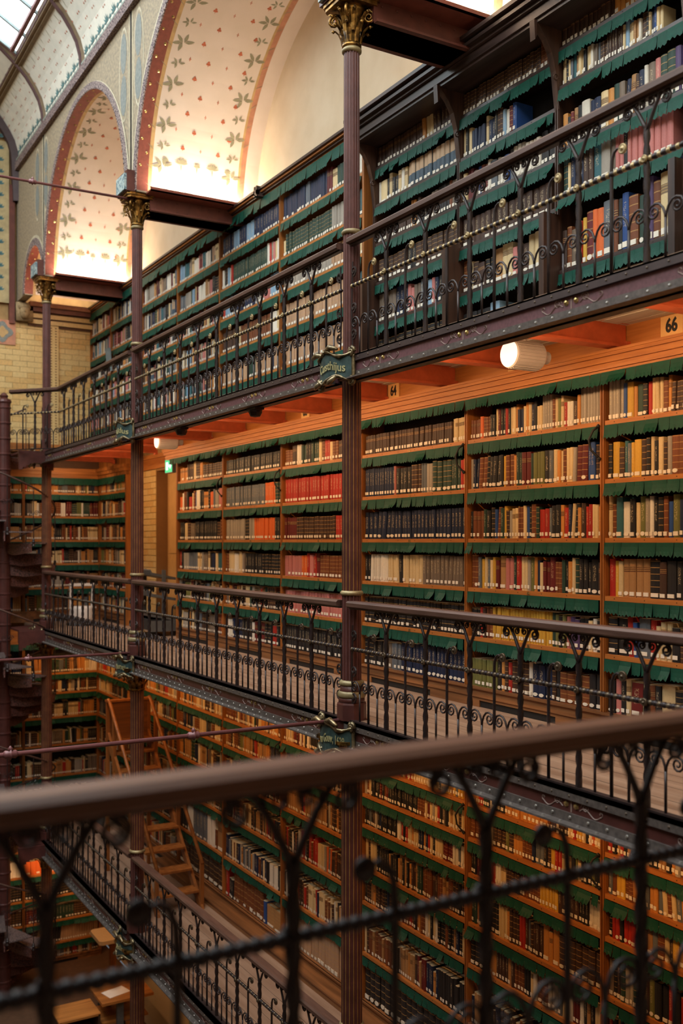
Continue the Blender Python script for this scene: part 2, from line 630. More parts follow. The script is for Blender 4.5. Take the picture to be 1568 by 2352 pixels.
q = MB()
for z0, z1, x in ((2.74, 2.8, 5.88), (2.8, 2.92, 5.9), (2.92, 2.99, 5.85)):
    q.box(x, 5.97, yd0, yd1, z0, z1)
for k in range(40):
    q.box(5.89, 5.9, yd0+.02+k*.065, yd0+.05+k*.065, 2.82, 2.9)
part('cornice', q, OAK, wdo)
q = MB()
q.box(5.9, 6.3, 16.35, 16.37, 0, 2.72)
q.box(5.9, 6.3, 15.33, 15.35, 0, 2.72)
q.box(5.9, 6.3, 15.35, 16.36, 2.70, 2.72)
part('door_reveal', q, REVEAL, wdo)
dr = struct('door_1', MB().box(6.10, 6.14, 15.35, 16.35, 0, 2.70), DOORP, 'plain ochre door in a deep brick recess')
q = MB().box(6.09, 6.10, 15.45, 16.26, .15, 1.2).box(6.09, 6.10, 15.45, 16.26, 1.3, 2.5)
part('door_panel', q, DOORP, dr)
q = MB().tube([(6.1, 15.46, 1.05), (6.05, 15.46, 1.05), (6.05, 15.58, 1.05)], .012)
part('door_handle', q, STUD, dr)

# ------------------------------------------------------------------ arcade wall, vaults, nave vault
ZS = 6.05
BW = .22   # half width of a pier
bays = [(COLS[0]+BW, COLS[1]-BW), (COLS[1]+BW, COLS[2]-BW), (COLS[2]+BW, COLS[3]-BW), (17.42, 18.78)]
ZTOP = 8.5
NS = 48
wa = MB()


RB = 2.53


def arch(yc, r, t):
    a = pi*t
    rz = min(r, 2.26 + (r-RB)) if r > RB else min(r, 2.26)
    return yc+r*cos(a), ZS+rz*sin(a)


edges = [-2.0] + [v for b in bays for v in b] + [YEND+.06]
for i in range(0, len(edges)-1, 2):
    y0, y1 = edges[i], edges[i+1]
    if y1 > y0:
        wa.box(4.25, 4.40, y0, y1, ZS-.02, ZTOP)
for (a, b) in bays:
    yc, r = (a+b)/2, (b-a)/2
    for k in range(NS):
        p, q2 = arch(yc, r, k/NS), arch(yc, r, (k+1)/NS)
        wa.add([(4.25, p[0], p[1]), (4.25, q2[0], q2[1]), (4.25, q2[0], ZTOP), (4.25, p[0], ZTOP)], [(0, 1, 2, 3)])
        wa.add([(4.40, p[0], p[1]), (4.40, q2[0], q2[1]), (4.40, q2[0], ZTOP), (4.40, p[0], ZTOP)], [(3, 2, 1, 0)])
wall_arc = struct('wall_arcade', wa, SPAND, 'painted arcade wall above the top gallery')
vbays = bays[:3] + [bays[3]]
for bi, (a, b) in enumerate(vbays):
    yc, r = (a+b)/2, (b-a)/2
    q = MB()      # archivolt on the nave face
    st = MB()
    w = .13
    for k in range(NS):
        t0, t1 = k/NS, (k+1)/NS
        p0, p1 = arch(yc, r, t0), arch(yc, r, t1)
        o0, o1 = arch(yc, r+w, t0), arch(yc, r+w, t1)
        q.add([(4.235, p0[0], p0[1]), (4.235, p1[0], p1[1]), (4.235, o1[0], o1[1]), (4.235, o0[0], o0[1]),
               (4.25, p0[0], p0[1]), (4.25, p1[0], p1[1]), (4.25, o1[0], o1[1]), (4.25, o0[0], o0[1])],
              [(0, 1, 2, 3), (1, 0, 4, 5), (3, 2, 6, 7)], 0)
        e0, e1 = arch(yc, r+w+.05, t0), arch(yc, r+w+.05, t1)
        q.add([(4.242, o0[0], o0[1]), (4.242, o1[0], o1[1]), (4.242, e1[0], e1[1]), (4.242, e0[0], e0[1])], [(0, 1, 2, 3)], 1)
        for tt in (t0, t0+.5/NS):
            pp = arch(yc, r+.012, tt)
            st.dome((4.235, pp[0], pp[1]), .014, 0, -1)
    part('archivolt', q, [LILAC, PALEL], wall_arc)
    part('bead', st, LILAC, wall_arc, kind='stuff')
    # barrel vault behind the arch, in painted bands
    vo = MB()
    bands = [(4.25, 4.40, 0), (4.40, 4.45, 1), (4.45, 5.66, 2), (5.66, 5.69, 1), (5.69, 5.76, 3), (5.76, 5.97, 2)]
    for x0, x1, m in bands:
        for k in range(NS):
            p0, p1 = arch(yc, r, k/NS), arch(yc, r, (k+1)/NS)
            vo.add([(x0, p0[0], p0[1]), (x1, p0[0], p0[1]), (x1, p1[0], p1[1]), (x0, p1[0], p1[1])], [(0, 1, 2, 3)], m)
    vlt = struct('ceiling_vault', vo, [REDBAND, YELBAND, VAULTC, ORBAND],
                 ['barrel vault bay above the viewer', 'large painted barrel vault between the near and middle columns',
                  'painted barrel vault between the middle and far columns', 'small narrow vault beside the end wall'][bi], smooth=True)
    q = MB()
    n = max(8, int(r*9))
    for k in range(1, n):
        for x, rr in ((4.29, .022), (4.365, .022)):
            t = (k + (.5 if x > 4.3 else 0))/n
            ya, za = arch(yc, r, t)
            d = Vector((0, yc-ya, ZS-za)).normalized()
            c = Vector((x, ya, za))
            e1 = Vector((1, 0, 0))
            e2 = d.cross(e1)
            vs = [c+(e1*cos(j*pi/3)+e2*sin(j*pi/3))*rr for j in range(6)] + [c+d*.012]
            q.add(vs, [(j, (j+1) % 6, 6) for j in range(6)])
    part('gilt_stud', q, STUD, vlt, kind='stuff')
    # painted leaves and flowers, flat on the vault
    q = MB()

    def decal(x, t, pts, m):
        # pts: local (dx along vault length, ds along the arc), laid on the vault surface
        vs = []
        for dx, ds in pts:
            tt = t + ds/(pi*r)
            ya, za = arch(yc, r-.008, tt)
            vs.append((x+dx, ya, za))
        q.add(vs, [tuple(range(len(pts)))], m)

    def leafp(x, t, ang, l, w, m, ox=0, oy=0):
        d = (cos(ang), sin(ang))
        e = (-d[1], d[0])
        pl = [(0, 0), (.35, .5), (.7, .38), (1, 0), (.7, -.38), (.35, -.5)]
        decal(x, t, [(ox + d[0]*a*l+e[0]*b*w, oy + d[1]*a*l+e[1]*b*w) for a, b in pl], m)
    if r > 1:
        arcl = pi*r
        nl = int(arcl/.27)
        for k in range(nl):
            t = (k+.5)/nl
            for x, sg in ((4.45, 1), (5.68, -1)):
                big = 1.25 if k % 2 else .75
                s2 = 1 if t < .5 else -1
                cx = .13*sg
                for j in range(5):
                    leafp(x, t, j*2*pi/6 + (.3 if sg > 0 else .2), .1*big, .036*big, 0, cx+.02*cos(j), 0)
                leafp(x, t, (pi/2+.9*sg)*1, .13, .008, 0, .01*sg, -.09*s2)
        rows = int(arcl/.23)
        for k in range(1, rows):
            t = k/rows
            for j in range(4):
                x = 4.72+j*.25 + (.12 if k % 2 else 0)
                if x > 5.5 or not .06 < t < .94:
                    continue
                if (j+k) % 2:
                    for a in range(3):
                        leafp(x, t, a*2*pi/3+pi/2, .034, .032, 1)
                    leafp(x, t, -pi/2, .045, .01, 1)
                else:
                    leafp(x, t, pi/2, .03, .01, 1)
                    leafp(x, t, -pi/2, .03, .01, 1)
                    leafp(x, t, 0, .018, .01, 1)
                    leafp(x, t, pi, .018, .01, 1)
        for tb, s2 in ((.06, 1), (.94, -1)):
            for j in range(5):
                x = 4.62+j*.22
                for a in range(6):
                    leafp(x, tb, s2*(.25+a*.53), .1 if j % 2 else .05, .028, 0)
                leafp(x, tb, -s2*pi/2, .11, .016, 0)
    part('painted_foliage', q, [LEAF, FLOWER], vlt, kind='stuff')
    # lunette wall at the back of the bay
    q = MB()
    for k in range(NS):
        p0, p1 = arch(yc, r, k/NS), arch(yc, r, (k+1)/NS)
        q.add([(5.96, yc, 5.7), (5.96, p0[0], p0[1]), (5.96, p1[0], p1[1])], [(0, 2, 1)])
    q.add([(5.96, yc, 5.7), (5.96, a, 5.7), (5.96, a, ZS)], [(0, 1, 2)])
    q.add([(5.96, yc, 5.7), (5.96, b, ZS), (5.96, b, 5.7)], [(0, 1, 2)])
    part('lunette', q, CREAM, vlt)
# dark joint lines and medallions on the spandrels
q = MB()
for yy in COLS[:3] + [17.36]:
    q.box(4.24, 4.25, yy-.012, yy+.012, 6.25, ZTOP, 0)
    for d in (-.05, .05, .075, -.075):
        q.box(4.244, 4.25, yy+d-.006, yy+d+.006, 6.25, ZTOP, 1)
part('joint_line', q, [BLACK, PALEL], wall_arc)
q = MB()


def oval(yc, zc, ry, rz, m, x, tw=0):
    vs = []
    for j in range(18):
        a = 2*pi*j/18
        vs.append((x, yc+ry*cos(a), zc+rz*sin(a)))
    q.add(vs, [tuple(range(18))], m)


for yy in COLS[:4]:
    for d in (-.3, .3):
        oval(yy+d, 7.74, .2, .64, 0, 4.247)
        oval(yy+d, 7.74, .175, .6, 1, 4.245)
        oval(yy+d, 8.02, .125, .27, 2, 4.243)
        oval(yy+d, 7.46, .125, .27, 2, 4.243)
part('painted_medallion', q, [PALEL, SPAND, BLUEM], wall_arc)
# frieze cornice at the foot of the nave vault
q = MB().box(4.18, 4.4, -2, YEND+.06, ZTOP-.05, ZTOP+.1)
part('frieze_cornice', q, FRIEZE, wall_arc)
q = MB().box(4.2, 4.4, -2, YEND+.06, ZTOP+.1, ZTOP+.16)
part('cornice_moulding', q, mat('sage_moulding', (150, 160, 146), .7), wall_arc)

# nave vault
prof = [(4.25, 8.62), (4.235, 8.8), (4.18, 9.0), (4.09, 9.17), (3.96, 9.36), (3.80, 9.53)]
prof2 = prof + [(3.3, 9.95), (2.6, 10.4), (1.6, 10.85), (0, 11.1)]
nv = MB()


def sweep(mb, pr, y0, y1, m=0):
    for (x0, z0), (x1, z1) in zip(pr[:-1], pr[1:]):
        mb.add([(x0, y0, z0), (x0, y1, z0), (x1, y1, z1), (x1, y0, z1)], [(0, 1, 2, 3)], m)


sweep(nv, prof, -2, YEND)
sweep(nv, [(-x, z) for x, z in prof][::-1], -2, YEND)
sweep(nv, prof2[5:], 17.3, YEND)
sweep(nv, [(-x, z) for x, z in prof2[5:]][::-1], 17.3, YEND)
struct('wall_left_top', MB().box(-4.7, -4.25, -2, YEND+.3, 8, 8.7), SPAND, 'opposite wall head')
nave = struct('ceiling_nave', nv, NAVEV, 'pale blue painted vault over the hall', smooth=True)
q = MB()
RIBY = [17.27, 14.95, 12.63, 10.3, 8.0, 5.6, 3.2]


def rib(mb, y, w, d, pr, m):
    for (x0, z0), (x1, z1) in zip(pr[:-1], pr[1:]):
        t = Vector((x1-x0, 0, z1-z0)).normalized()
        n = Vector((-t.z, 0, t.x))
        if n.x > 0:
            n = -n
        a, b = Vector((x0, 0, z0)), Vector((x1, 0, z1))
        vs = []
        for p in (a-t*.01, b+t*.01):
            for dy, dn in ((-w, 0), (-w*.6, d), (w*.6, d), (w, 0)):
                vs.append((p+n*dn) + Vector((0, y+dy, 0)))
        mb.add(vs, [(0, 1, 5, 4), (1, 2, 6, 5), (2, 3, 7, 6)], m)


RIBM = mat('umber_rib', (128, 104, 76), .7)
RIBD = mat('plum_rib', (96, 66, 66), .7)
for y in RIBY:
    for m_, w, d in ((0, .085, .035), (1, .045, .06)):
        q = q if q.v else MB()
        rib(q, y, w, d, prof2 if y > 17 else prof, m_)
part('vault_rib', q, [RIBM, RIBD], nave)
q = MB()
rib(q, YEND-.05, .1, .12, [(4.28, 7.9)] + prof2, 0)
part('end_rib', q, mat('dark_plum_rib', (70, 46, 46), .6), nave)
q = MB()
q.box(3.74, 3.82, -2, YEND, 9.50, 9.54, 0)
q.box(3.73, 3.80, -2, YEND, 9.54, 9.61, 1)
q.box(3.79, 3.85, -2, YEND, 9.47, 9.50, 0)
for k in range(70):
    q.box(3.725, 3.73, 1+k*.26, 1.03+k*.26, 9.54, 9.61, 0)
part('purlin', q, [RIBM, RIBD], nave)
q = MB()


def vp(s_, y, off=.006):
    # point on the vault lower panel; s_ from 0 (cornice) to 1 (purlin)
    k = s_*(len(prof)-1)
    i = min(int(k), len(prof)-2)
    f = k-i
    x = prof[i][0]*(1-f)+prof[i+1][0]*f
    z = prof[i][1]*(1-f)+prof[i+1][1]*f
    return (x-off, y, z-off*.3)


def vleaf(s_, y, ang, l, w, m):
    d = (cos(ang), sin(ang))
    e = (-d[1], d[0])
    vs = []
    for a, b in [(0, 0), (.4, .5), (1, 0), (.4, -.5)]:
        dy, ds = d[0]*a*l+e[0]*b*w, d[1]*a*l+e[1]*b*w
        vs.append(vp(min(max(s_+ds/1.05, 0), 1), y+dy))
    q.add(vs, [(0, 1, 2, 3)], m)


y = 6.0
k = 0
while y < YEND-.15:
    if min(abs(y-t) for t in RIBY) > .12:
        for j in range(6):
            vleaf(.16, y, .2+j*.52, .13 if k % 2 else .06, .035, 0)
        vleaf(.16, y, -pi/2, .13, .03, 0)
        vleaf(.93, y, -pi/2+.2*sin(k*3), .07+.05*((k*7) % 3), .012, 2)
        vleaf(.99, y+.06, -pi/2+.2, .09, .012, 2)
        for s_ in (.36, .5, .64, .78):
            vleaf(s_, y+((k+int(s_*14)) % 2)*.1, pi/2, .03, .02, 1)
            vleaf(s_, y+((k+int(s_*14)) % 2)*.1, .6, .03, .015, 1)
    y += .165
    k += 1
part('painted_foliage', q, [LEAFB, FLOWER, LEAF], nave, kind='stuff')
# skylight
sk = thing('window_1', 'frosted skylight along the top of the hall vault', 'skylight', (0, 0, 9.5))
sk['kind'] = 'structure'
gx0, gz0, gx1, gz1 = 3.72, 9.62, .4, 11.6
y = -2
while y < 17.0:
    y2 = min(y+.8, 17.05)
    q, ql = MB(), MB()
    for f0, f1 in ((0, .33), (.33, .66), (.66, 1)):
        a = (gx0+(gx1-gx0)*f0, gz0+(gz1-gz0)*f0)
        b = (gx0+(gx1-gx0)*f1, gz0+(gz1-gz0)*f1)
        q.add([(a[0], y+.02, a[1]), (a[0], y2-.02, a[1]), (b[0], y2-.02, b[1]), (b[0], y+.02, b[1])], [(0, 1, 2, 3)])
    ql.add([(-x, y_, z) for x, y_, z in q.v], [f[::-1] for f in q.f])
    part('pane', q, SKYP, sk, (0, 0, -9.5))
    part('pane', ql, SKYP, sk, (0, 0, -9.5))
    q = MB().prism([(gx0, gz0-.05), (gx0, gz0+.01), (gx1, gz1+.01), (gx1, gz1-.05)], 1, y2-.022, y2+.022)
    part('glazing_bar', q, mat('skylight_bar', (128, 140, 140), .5), sk, (0, 0, -9.5))
    y = y2
    if y >= 17.04:
        break
q = MB()
for f in (0.02, .33, .66):
    x, z = gx0+(gx1-gx0)*f, gz0+(gz1-gz0)*f
    q.box(x-.03, x+.03, -2, 17.05, z-.06, z)
q.box(-gx1, gx1, -2, 17.1, gz1, gz1+.05)
q.prism([(3.8, 9.53), (3.3, 9.95), (.4, 11.05), (.4, 11.6), (3.72, 9.62)], 1, 17.05, 17.2)
part('skylight_frame', q, mat('rose_skylight_frame', (140, 92, 92), .6), sk, (0, 0, -9.5))

# ------------------------------------------------------------------ transverse beams on the capitals and tie rods
for i, yy in enumerate(COLS[1:] + [COLS[0]]):
    b = thing('iron_beam', ['oxblood riveted iron beam from the near gilded capital to the wall', 'oxblood iron beam from the middle capital under the vaults',
                            'oxblood iron beam from the far capital by the end wall', 'riveted iron beam above the viewer'][i], 'beam', (4.33, yy, 5.78), 0, None)
    w = BW
    q = MB().box(.12, 1.62, -w+.06, w-.06, .04, .26)
    q.box(.12, 1.62, -w+.01, w-.01, .04, .06)
    part('beam_web', q, BEAMRED, b)
    part('top_flange', MB().box(.05, 1.64, -w-.16, w+.16, .235, .255).box(.05, 1.64, -w-.16, -w-.15, .235, .29).box(.05, 1.64, w+.15, w+.16, .235, .29), mat('beam_top_red', (140, 72, 56), .5), b)
    q = MB()
    for k in range(10):
        for z in (.06, .18):
            q.dome((.2+k*.15, -w+.06, z+.02), .014, 1, -1)
    part('rivet', q, BEAMRED, b, kind='stuff')
    tu = tag(part('fluorescent_tube', MB().tube([(4.5, yy-w-.08, 6.05), (5.7, yy-w-.08, 6.05)], .011, 6), TUBE),
             ['thin cove light tube lying on the near iron beam', 'thin cove light tube lying on the middle iron beam', 'thin cove light tube lying on the far iron beam', 'cove light tube above the viewer'][i], 'lamp')


def rod(label, y, z, x0, sag=0):
    t = thing('tie_rod', label, 'tie rod', (x0, y, z))
    q = MB().tube([(0, 0, 0), (-8.5, 0, 0)], .017, 8)
    part('rod', q, RODM, t, smooth=True)
    for k in range(5):
        xx = -1.29-k*1.37
        q = MB().lathe([(.018, -.05), (.03, -.035), (.026, -.01), (.042, 0), (.026, .01), (.03, .035), (.018, .05)], 10, (xx, 0, 0), 0)
        q.lathe([(.02, 0), (.014, .03), (.02, .04), (.002, .06)], 8, (xx, 0, 0), 2)
        part('collar', q, RODM, t, smooth=True)


rod('pinkish iron tie rod from the near column across the hall', 7.24, .0, 4.2)
rod('pinkish iron tie rod from the middle column across the hall', 12.66, .045, 4.2)
rod('thin tie rod high at the middle gilded capital', 12.66, 5.96, 4.25)

# ------------------------------------------------------------------ columns


def shaft(z0, z1, r, gilt, n=16):
    mb = MB()
    ring = []
    for k in range(n):
        a = 2*pi*k/n
        st = 2*pi/n
        for f, rr in ((0, 1), (.22, 1), (.36, .92), (.6, .895), (.86, .92)):
            ring.append((r*rr*cos(a+f*st), r*rr*sin(a+f*st)))
    m = len(ring)
    vs = [(x, y, z0) for x, y in ring] + [(x*.97, y*.97, z1) for x, y in ring]
    for k in range(m):
        mb.add([vs[k], vs[(k+1) % m], vs[m+(k+1) % m], vs[m+k]], [(0, 1, 2, 3)], 1 if k % 5 == 0 else 0)
    return mb, [MAROON, FILLET if gilt else mat('maroon_fillet', (116, 78, 74), .4, .1)]


def capital_parts(zb, zt, r, parent, name='capital'):
    h = zt-zb
    q = MB().lathe([(r*1.0, zb), (r*1.15, zb+.01), (r*1.15, zb+.03), (r*.95, zb+.035), (r*1.0, zb+h*.45), (r*1.35, zb+h*.78), (r*1.7, zb+h*.86)], 20)
    cap = part(name, q, GOLD, parent, smooth=True)
    # abacus with chamfered plan
    e = r*2.6
    c = e*.82
    poly = [(e, c), (c, e), (-c, e), (-e, c), (-e, -c), (-c, -e), (c, -e), (e, -c)]
    q = MB().prism([(x*.93, y*.93) for x, y in poly], 2, zb+h*.84, zb+h*.92)
    q.prism(poly, 2, zb+h*.92, zt)
    part('abacus', q, GOLD, cap)
    # two tiers of bent leaves
    for tier, (zl, hh, rr, n) in enumerate(((zb+.035, h*.36, r*1.05, 8), (zb+h*.3, h*.42, r*1.12, 8))):
        q = MB()
        for k in range(n):
            a = 2*pi*(k+.5*tier)/n
            d, e1 = Vector((cos(a), sin(a), 0)), Vector((-sin(a), cos(a), 0))
            rows = []
            for t, o, w in ((0, 0, .3), (.35, .008, .38), (.7, .03, .36), (.92, .06, .24), (1.0, .085, .12), (.9, .1, .04)):
                c0 = d*(rr+o*1.0+tier*.01)+Vector((0, 0, zl+hh*t))
                ww = w*rr*.75
                rows.append([c0-e1*ww, c0+d*.014, c0+e1*ww])
            for i in range(len(rows)-1):
                q.add(rows[i]+rows[i+1], [(0, 1, 4, 3), (1, 2, 5, 4)])
            tip = d*(rr+.085)+Vector((0, 0, zl+hh*.93))
            q.lathe([(.0, -.018), (.018, 0), (.0, .018)], 6, tip)
        part('acanthus_leaves', q, GOLD, cap, smooth=True)
    for k in range(4):
        a = pi/4+k*pi/2
        q = MB()
        d = Vector((cos(a), sin(a), 0))
        s_ = Vector((-sin(a), cos(a), 0))
        pts = [(r*1.1, zb+h*.5), (r*1.35, zb+h*.66), (r*1.75, zb+h*.76)]
        sp = [(r*2.05+.055*(1-t*.85)*cos(pi*.75-t*4.2*pi*.9), zb+h*.64+.055*(1-t*.85)*sin(pi*.75-t*4.2*pi*.9)) for t in [i/18 for i in range(19)]]
        path = [d*x+Vector((0, 0, z)) for x, z in pts+sp]
        q.tube(path, [.016]*3+[.015-.009*i/18 for i in range(19)], 6)
        part('volute', q, GOLD, cap, smooth=True)
    return cap


def base_parts(z, r, parent):
    q = MB().lathe([(r*1.42, z), (r*1.42, z+.13), (r*1.36, z+.145)], 8)
    b = part('plinth', q, MAROON, parent)
    q = MB().lathe([(r*1.26, z+.14), (r*1.26, z+.19)], 20)
    q.lathe([(r*1.18, z+.235), (r*1.1, z+.25), (r*1.12, z+.29)], 20)
    part('base_drum', q, MAROON, b, smooth=True)
    q = MB().lathe([(r*1.28, z+.185), (r*1.38, z+.2), (r*1.38, z+.225), (r*1.24, z+.24)], 20)
    q.lathe([(r*1.1, z+.285), (r*1.22, z+.295), (r*1.2, z+.315), (r*1.03, z+.33)], 20)
    part('base_ring', q, CREAMP, b, smooth=True)


def ring_part(z, r, parent):
    q = MB().lathe([(r, z-.02), (r*1.16, z-.01), (r*1.18, z+.008), (r*1.02, z+.022)], 20)
    part('gilt_ring', q, CREAMP, parent, smooth=True)


def cartouche(z, parent, words, seed=0):
    # bent bronze shield facing the hall, wrapped about the column front
    t = .26
    q = MB()
    nx, nz = 14, 4
    idx = {}
    half = R(62)

    def pt(f, g, off=0):
        a = pi + f*half     # f -1..1 across, pi = towards -x
        hh = .105 + .018*cos(f*pi*2) - .02*abs(f)
        rr = t + off + .025*f*f
        return (rr*cos(a), rr*sin(a), z + g*hh + .012*sin(f*6))
    vs = [pt(-1+2*i/nx, -1+2*j/nz) for i in range(nx+1) for j in range(nz+1)]
    vs2 = [pt(-1+2*i/nx, -1+2*j/nz, -.02) for i in range(nx+1) for j in range(nz+1)]
    fs = []
    for i in range(nx):
        for j in range(nz):
            a = i*(nz+1)+j
            fs.append((a, a+1, a+nz+2, a+nz+1))
    q.add(vs, fs)
    q.add(vs2, [f[::-1] for f in fs])
    c = part('cartouche', q, DOVE, parent, smooth=True)
    q = MB()
    for g in (-1, 1):
        q.tube([pt(-1.0+2*i/20, g*1.06, .008) for i in range(21)], [.014+.006*sin(i*1.3) for i in range(21)], 6)
    for f in (-1, 1):
        q.tube([pt(f, -1+2*i/8, .006) for i in range(9)], .017, 6)
        for g in (-1, 1):
            p = Vector(pt(f*.98, g*1.1, .02))
            d = Vector((0, 1, 0)) if f < 0 else Vector((0, -1, 0))
            sp = []
            for i in range(17):
                a = i/16*3.4*pi
                rr = .045*(1-i/16*.8)
                sp.append(p + d*(rr*cos(a)-.02) + Vector((-.01*i/16, 0, g*rr*sin(a))))
            q.tube(sp, [.016-.008*i/16 for i in range(17)], 6)
    for f in (-.45, .35):
        p0 = pt(f, 1.1, .02)
        q.tube([Vector(p0)+Vector((0, -.1, .02)), Vector(p0)+Vector((0, .02, .05)), Vector(p0)+Vector((0, .09, .03))], [.012, .026, .016], 8)
        p0 = pt(f, -1.15, .01)
        q.tube([Vector(p0)+Vector((0, -.07, -.0)), Vector(p0)+Vector((-.02, .0, -.04)), Vector(p0)+Vector((.0, .07, -.05))], [.014, .024, .012], 8)
    part('bronze_frame', q, BRONZE, c, smooth=True)
    me = text_mesh(words, .1, .002, bold=.0015)
    xs = [v.co.x for v in me.vertices] or [0, 1]
    x0, xw = min(xs), max(max(xs)-min(xs), .01)
    for v in me.vertices:
        f = -.3+1.15*(v.co.x-x0)/xw
        a = pi + f*half*.92
        rr = t+.025*f*f*.85+.007+v.co.z
        zz = v.co.y
        v.co = (rr*cos(a), rr*sin(a), z+zz+.012*sin(f*6)-.005)
    me.materials.append(mat('dull_gilt_letters', (186, 174, 124), .5, .2))
    link('lettering', me, c)


def bracket(z, parent):
    # curled iron brackets tying the railing to the column
    q = MB()
    for s_ in (-1, 1):
        for zz in (.72, .42, .2):
            pts = spiral(s_*.115, z+zz, .045, .008, -pi/2, 2.6*pi*s_-pi/2, 14)
            q.tube([(-.05, p[0], p[2]) for p in pts], .009, 5)
        q.tube([(-.05, s_*.1, z+.1), (-.05, s_*.085, z+.4), (-.05, s_*.1, z+.8)], .007, 5)
    part('scroll_bracket', q, IRON, parent)


COLNAME = {7.24: 'fluted maroon iron column nearest the viewer with gilded capital', 12.74: 'fluted maroon iron column, second along the galleries',
           17.5: 'slim fluted iron column beside the spiral stair'}
WORDS = {(7.24, 0): 'van Gouw, 1629.', (7.24, 1): 'Custhijus', (12.74, 0): 'Muntis', (12.74, 1): 'Aldus', (12.74, -1): 'Dibdinus', (17.5, 0): '', (17.5, 1): ''}
for yy in COLS[1:]:
    c = thing('iron_column', COLNAME[yy], 'column', (XC, yy, ZGR))
    off = (0, 0, -ZGR)

    def cp(name, mb, m, smooth=False):
        return part(name, mb, m, c, off, smooth=smooth)
    for z0, z1, r, gilt in ((ZGR, ZL-.3, .095, 1), (ZL+.32, ZL+1.05, .088, 0), (ZL+1.05, -.44, .09, 1), (.33, 1.06, .083, 0), (1.06, 2.86, .083, 1), (3.0, 4.09, .074, 0), (4.09, 5.64, .069, 0)):
        mb, ms = shaft(z0, z1, r, gilt)
        cp('fluted_shaft', mb, ms)
    for z0, z1 in ((ZL-.32, ZL+.01), (-.42, .01), (2.78, 3.06)):
        cp('joint_block', MB().box(-.09, .12, -.1, .1, z0+.1 if z0 > 0 else z0+.2, z1-.01), MAROON)
    # child containers keep absolute heights
    base_parts_parent = c
    for z, r in ((0.0, .088), (ZL, .094)):
        before = set(bpy.data.objects)
        base_parts(z, r, c)
        for o in c.children:
            if o.name.startswith('plinth') and o.location.z == 0:
                o.location = off
    for z, r in ((1.06, .083), (ZL+1.05, .09), (4.09, .074), (5.62, .072)):
        ring_part(z, r, c)
    for args in ((5.64, 6.03, .072, c, 'gilded_capital'), (-.46, -.14, .09, c, 'gilded_capital'), (ZL-.5, ZL-.15, .095, c, 'gilded_capital')):
        capital_parts(*args)
    for z, k in ((-.13, 0), (2.93, 1), (ZL-.16, -1)):
        wd_ = WORDS.get((yy, k), '')
        cartouche(z, c, wd_ or ' ')
    for z in (0, ZU, ZL):
        bracket(z, c)
    # painted block above the capital
    q = MB().box(-.2, .0, -.2, .2, 6.03, 6.3)
    q.box(-.23, .05, -.17, .17, 6.05, 6.26, 1)
    cp('impost_block', q, [PATINA, MAROON][::-1])
    for o in c.children:
        if o.location.z == 0:
            o.location = off

# ------------------------------------------------------------------ girders
GL = {1: 'top', 0: 'middle', -1: 'lower'}
BAYN = ['from the near column towards the viewer', 'between the near and middle columns', 'between the middle and far columns']


def girder(z, lev, bi, y0, y1):
    g = thing('gallery_girder', f'plum iron girder edging the {GL[lev]} gallery {BAYN[bi]}', 'girder', (XG, y0, z), 0, None)
    L = y1-y0
    part('web', MB().box(0, .05, 0, L, -.2, 0), PURPLE if lev == 1 else MAROON, g)
    q = MB().box(-.02, .12, 0, L, -.012, .0)
    q.box(-.02, .0, 0, L, -.055, -.0)
    part('top_angle', q, mat('dark_top_angle', (78, 62, 60), .45, .3) if lev == 1 else GREYIR, g)
    q = MB().box(-.075, .12, 0, L, -.2, -.188)
    q.box(-.012, .0, 0, L, -.188, -.135)
    part('bottom_flange', q, GREYIR, g)
    q = MB()
    n = int(L/.15)
    for k in range(n):
        y = (k+.5)*L/n
        q.dome((-.012, y, -.16), .012, 0, -1, 0)
        q.dome((-.045, y+.05, -.188), .012, 2, 1, 0)
        q.dome((-.02, y, -.03), .008, 0, -1, 1)
    part('rivet', q, [mat('pale_rivet', (150, 140, 130), .35, .5), mat('dull_rivet', (104, 86, 70), .4, .4)], g, kind='stuff')
    n = round(L/1.1)
    sc = MB()
    for k in range(n):
        y = (k+.5)*L/n
        for d in (-.042, .042):
            q = MB().dome((0, y+d, -.088), .02, 0, -1)
            part('brass_stud', q, STUD, g)
            s_ = 1 if d > 0 else -1
            l1 = [(y+d+s_*(.075+(.034*(1-i/30))*cos(pi-i*.42)), -.08+(.03*(1-i/30))*sin(pi-i*.42)) for i in range(24)]
            l2 = [(y+d+s_*(.03+.17*i/20), -.108+.02*sin(i/20*2*pi)) for i in range(21)]
            l2 += [(y+d+s_*(.2+.02*(1-i/14)*sin(i*.5)), -.09-.018*(1-i/14)*cos(i*.5)) for i in range(12)]
            for ln in (l1, l2):
                sc.tube([(-.001, p[0], p[1]) for p in ln], .004, 4)
        sc.box(-.002, 0, y-.006, y+.006, -.13, -.06)
    part('painted_scroll', sc, PAINTL, g, kind='stuff')


for bi, (a, b) in enumerate(zip(COLS[:-1], COLS[1:])):
    girder(ZU, 1, bi, a+.09, b-.09)
    girder(ZM, 0, bi, a+.09, b-.09)
    if bi:
        girder(ZL, -1, bi, a+.09, b-.09)

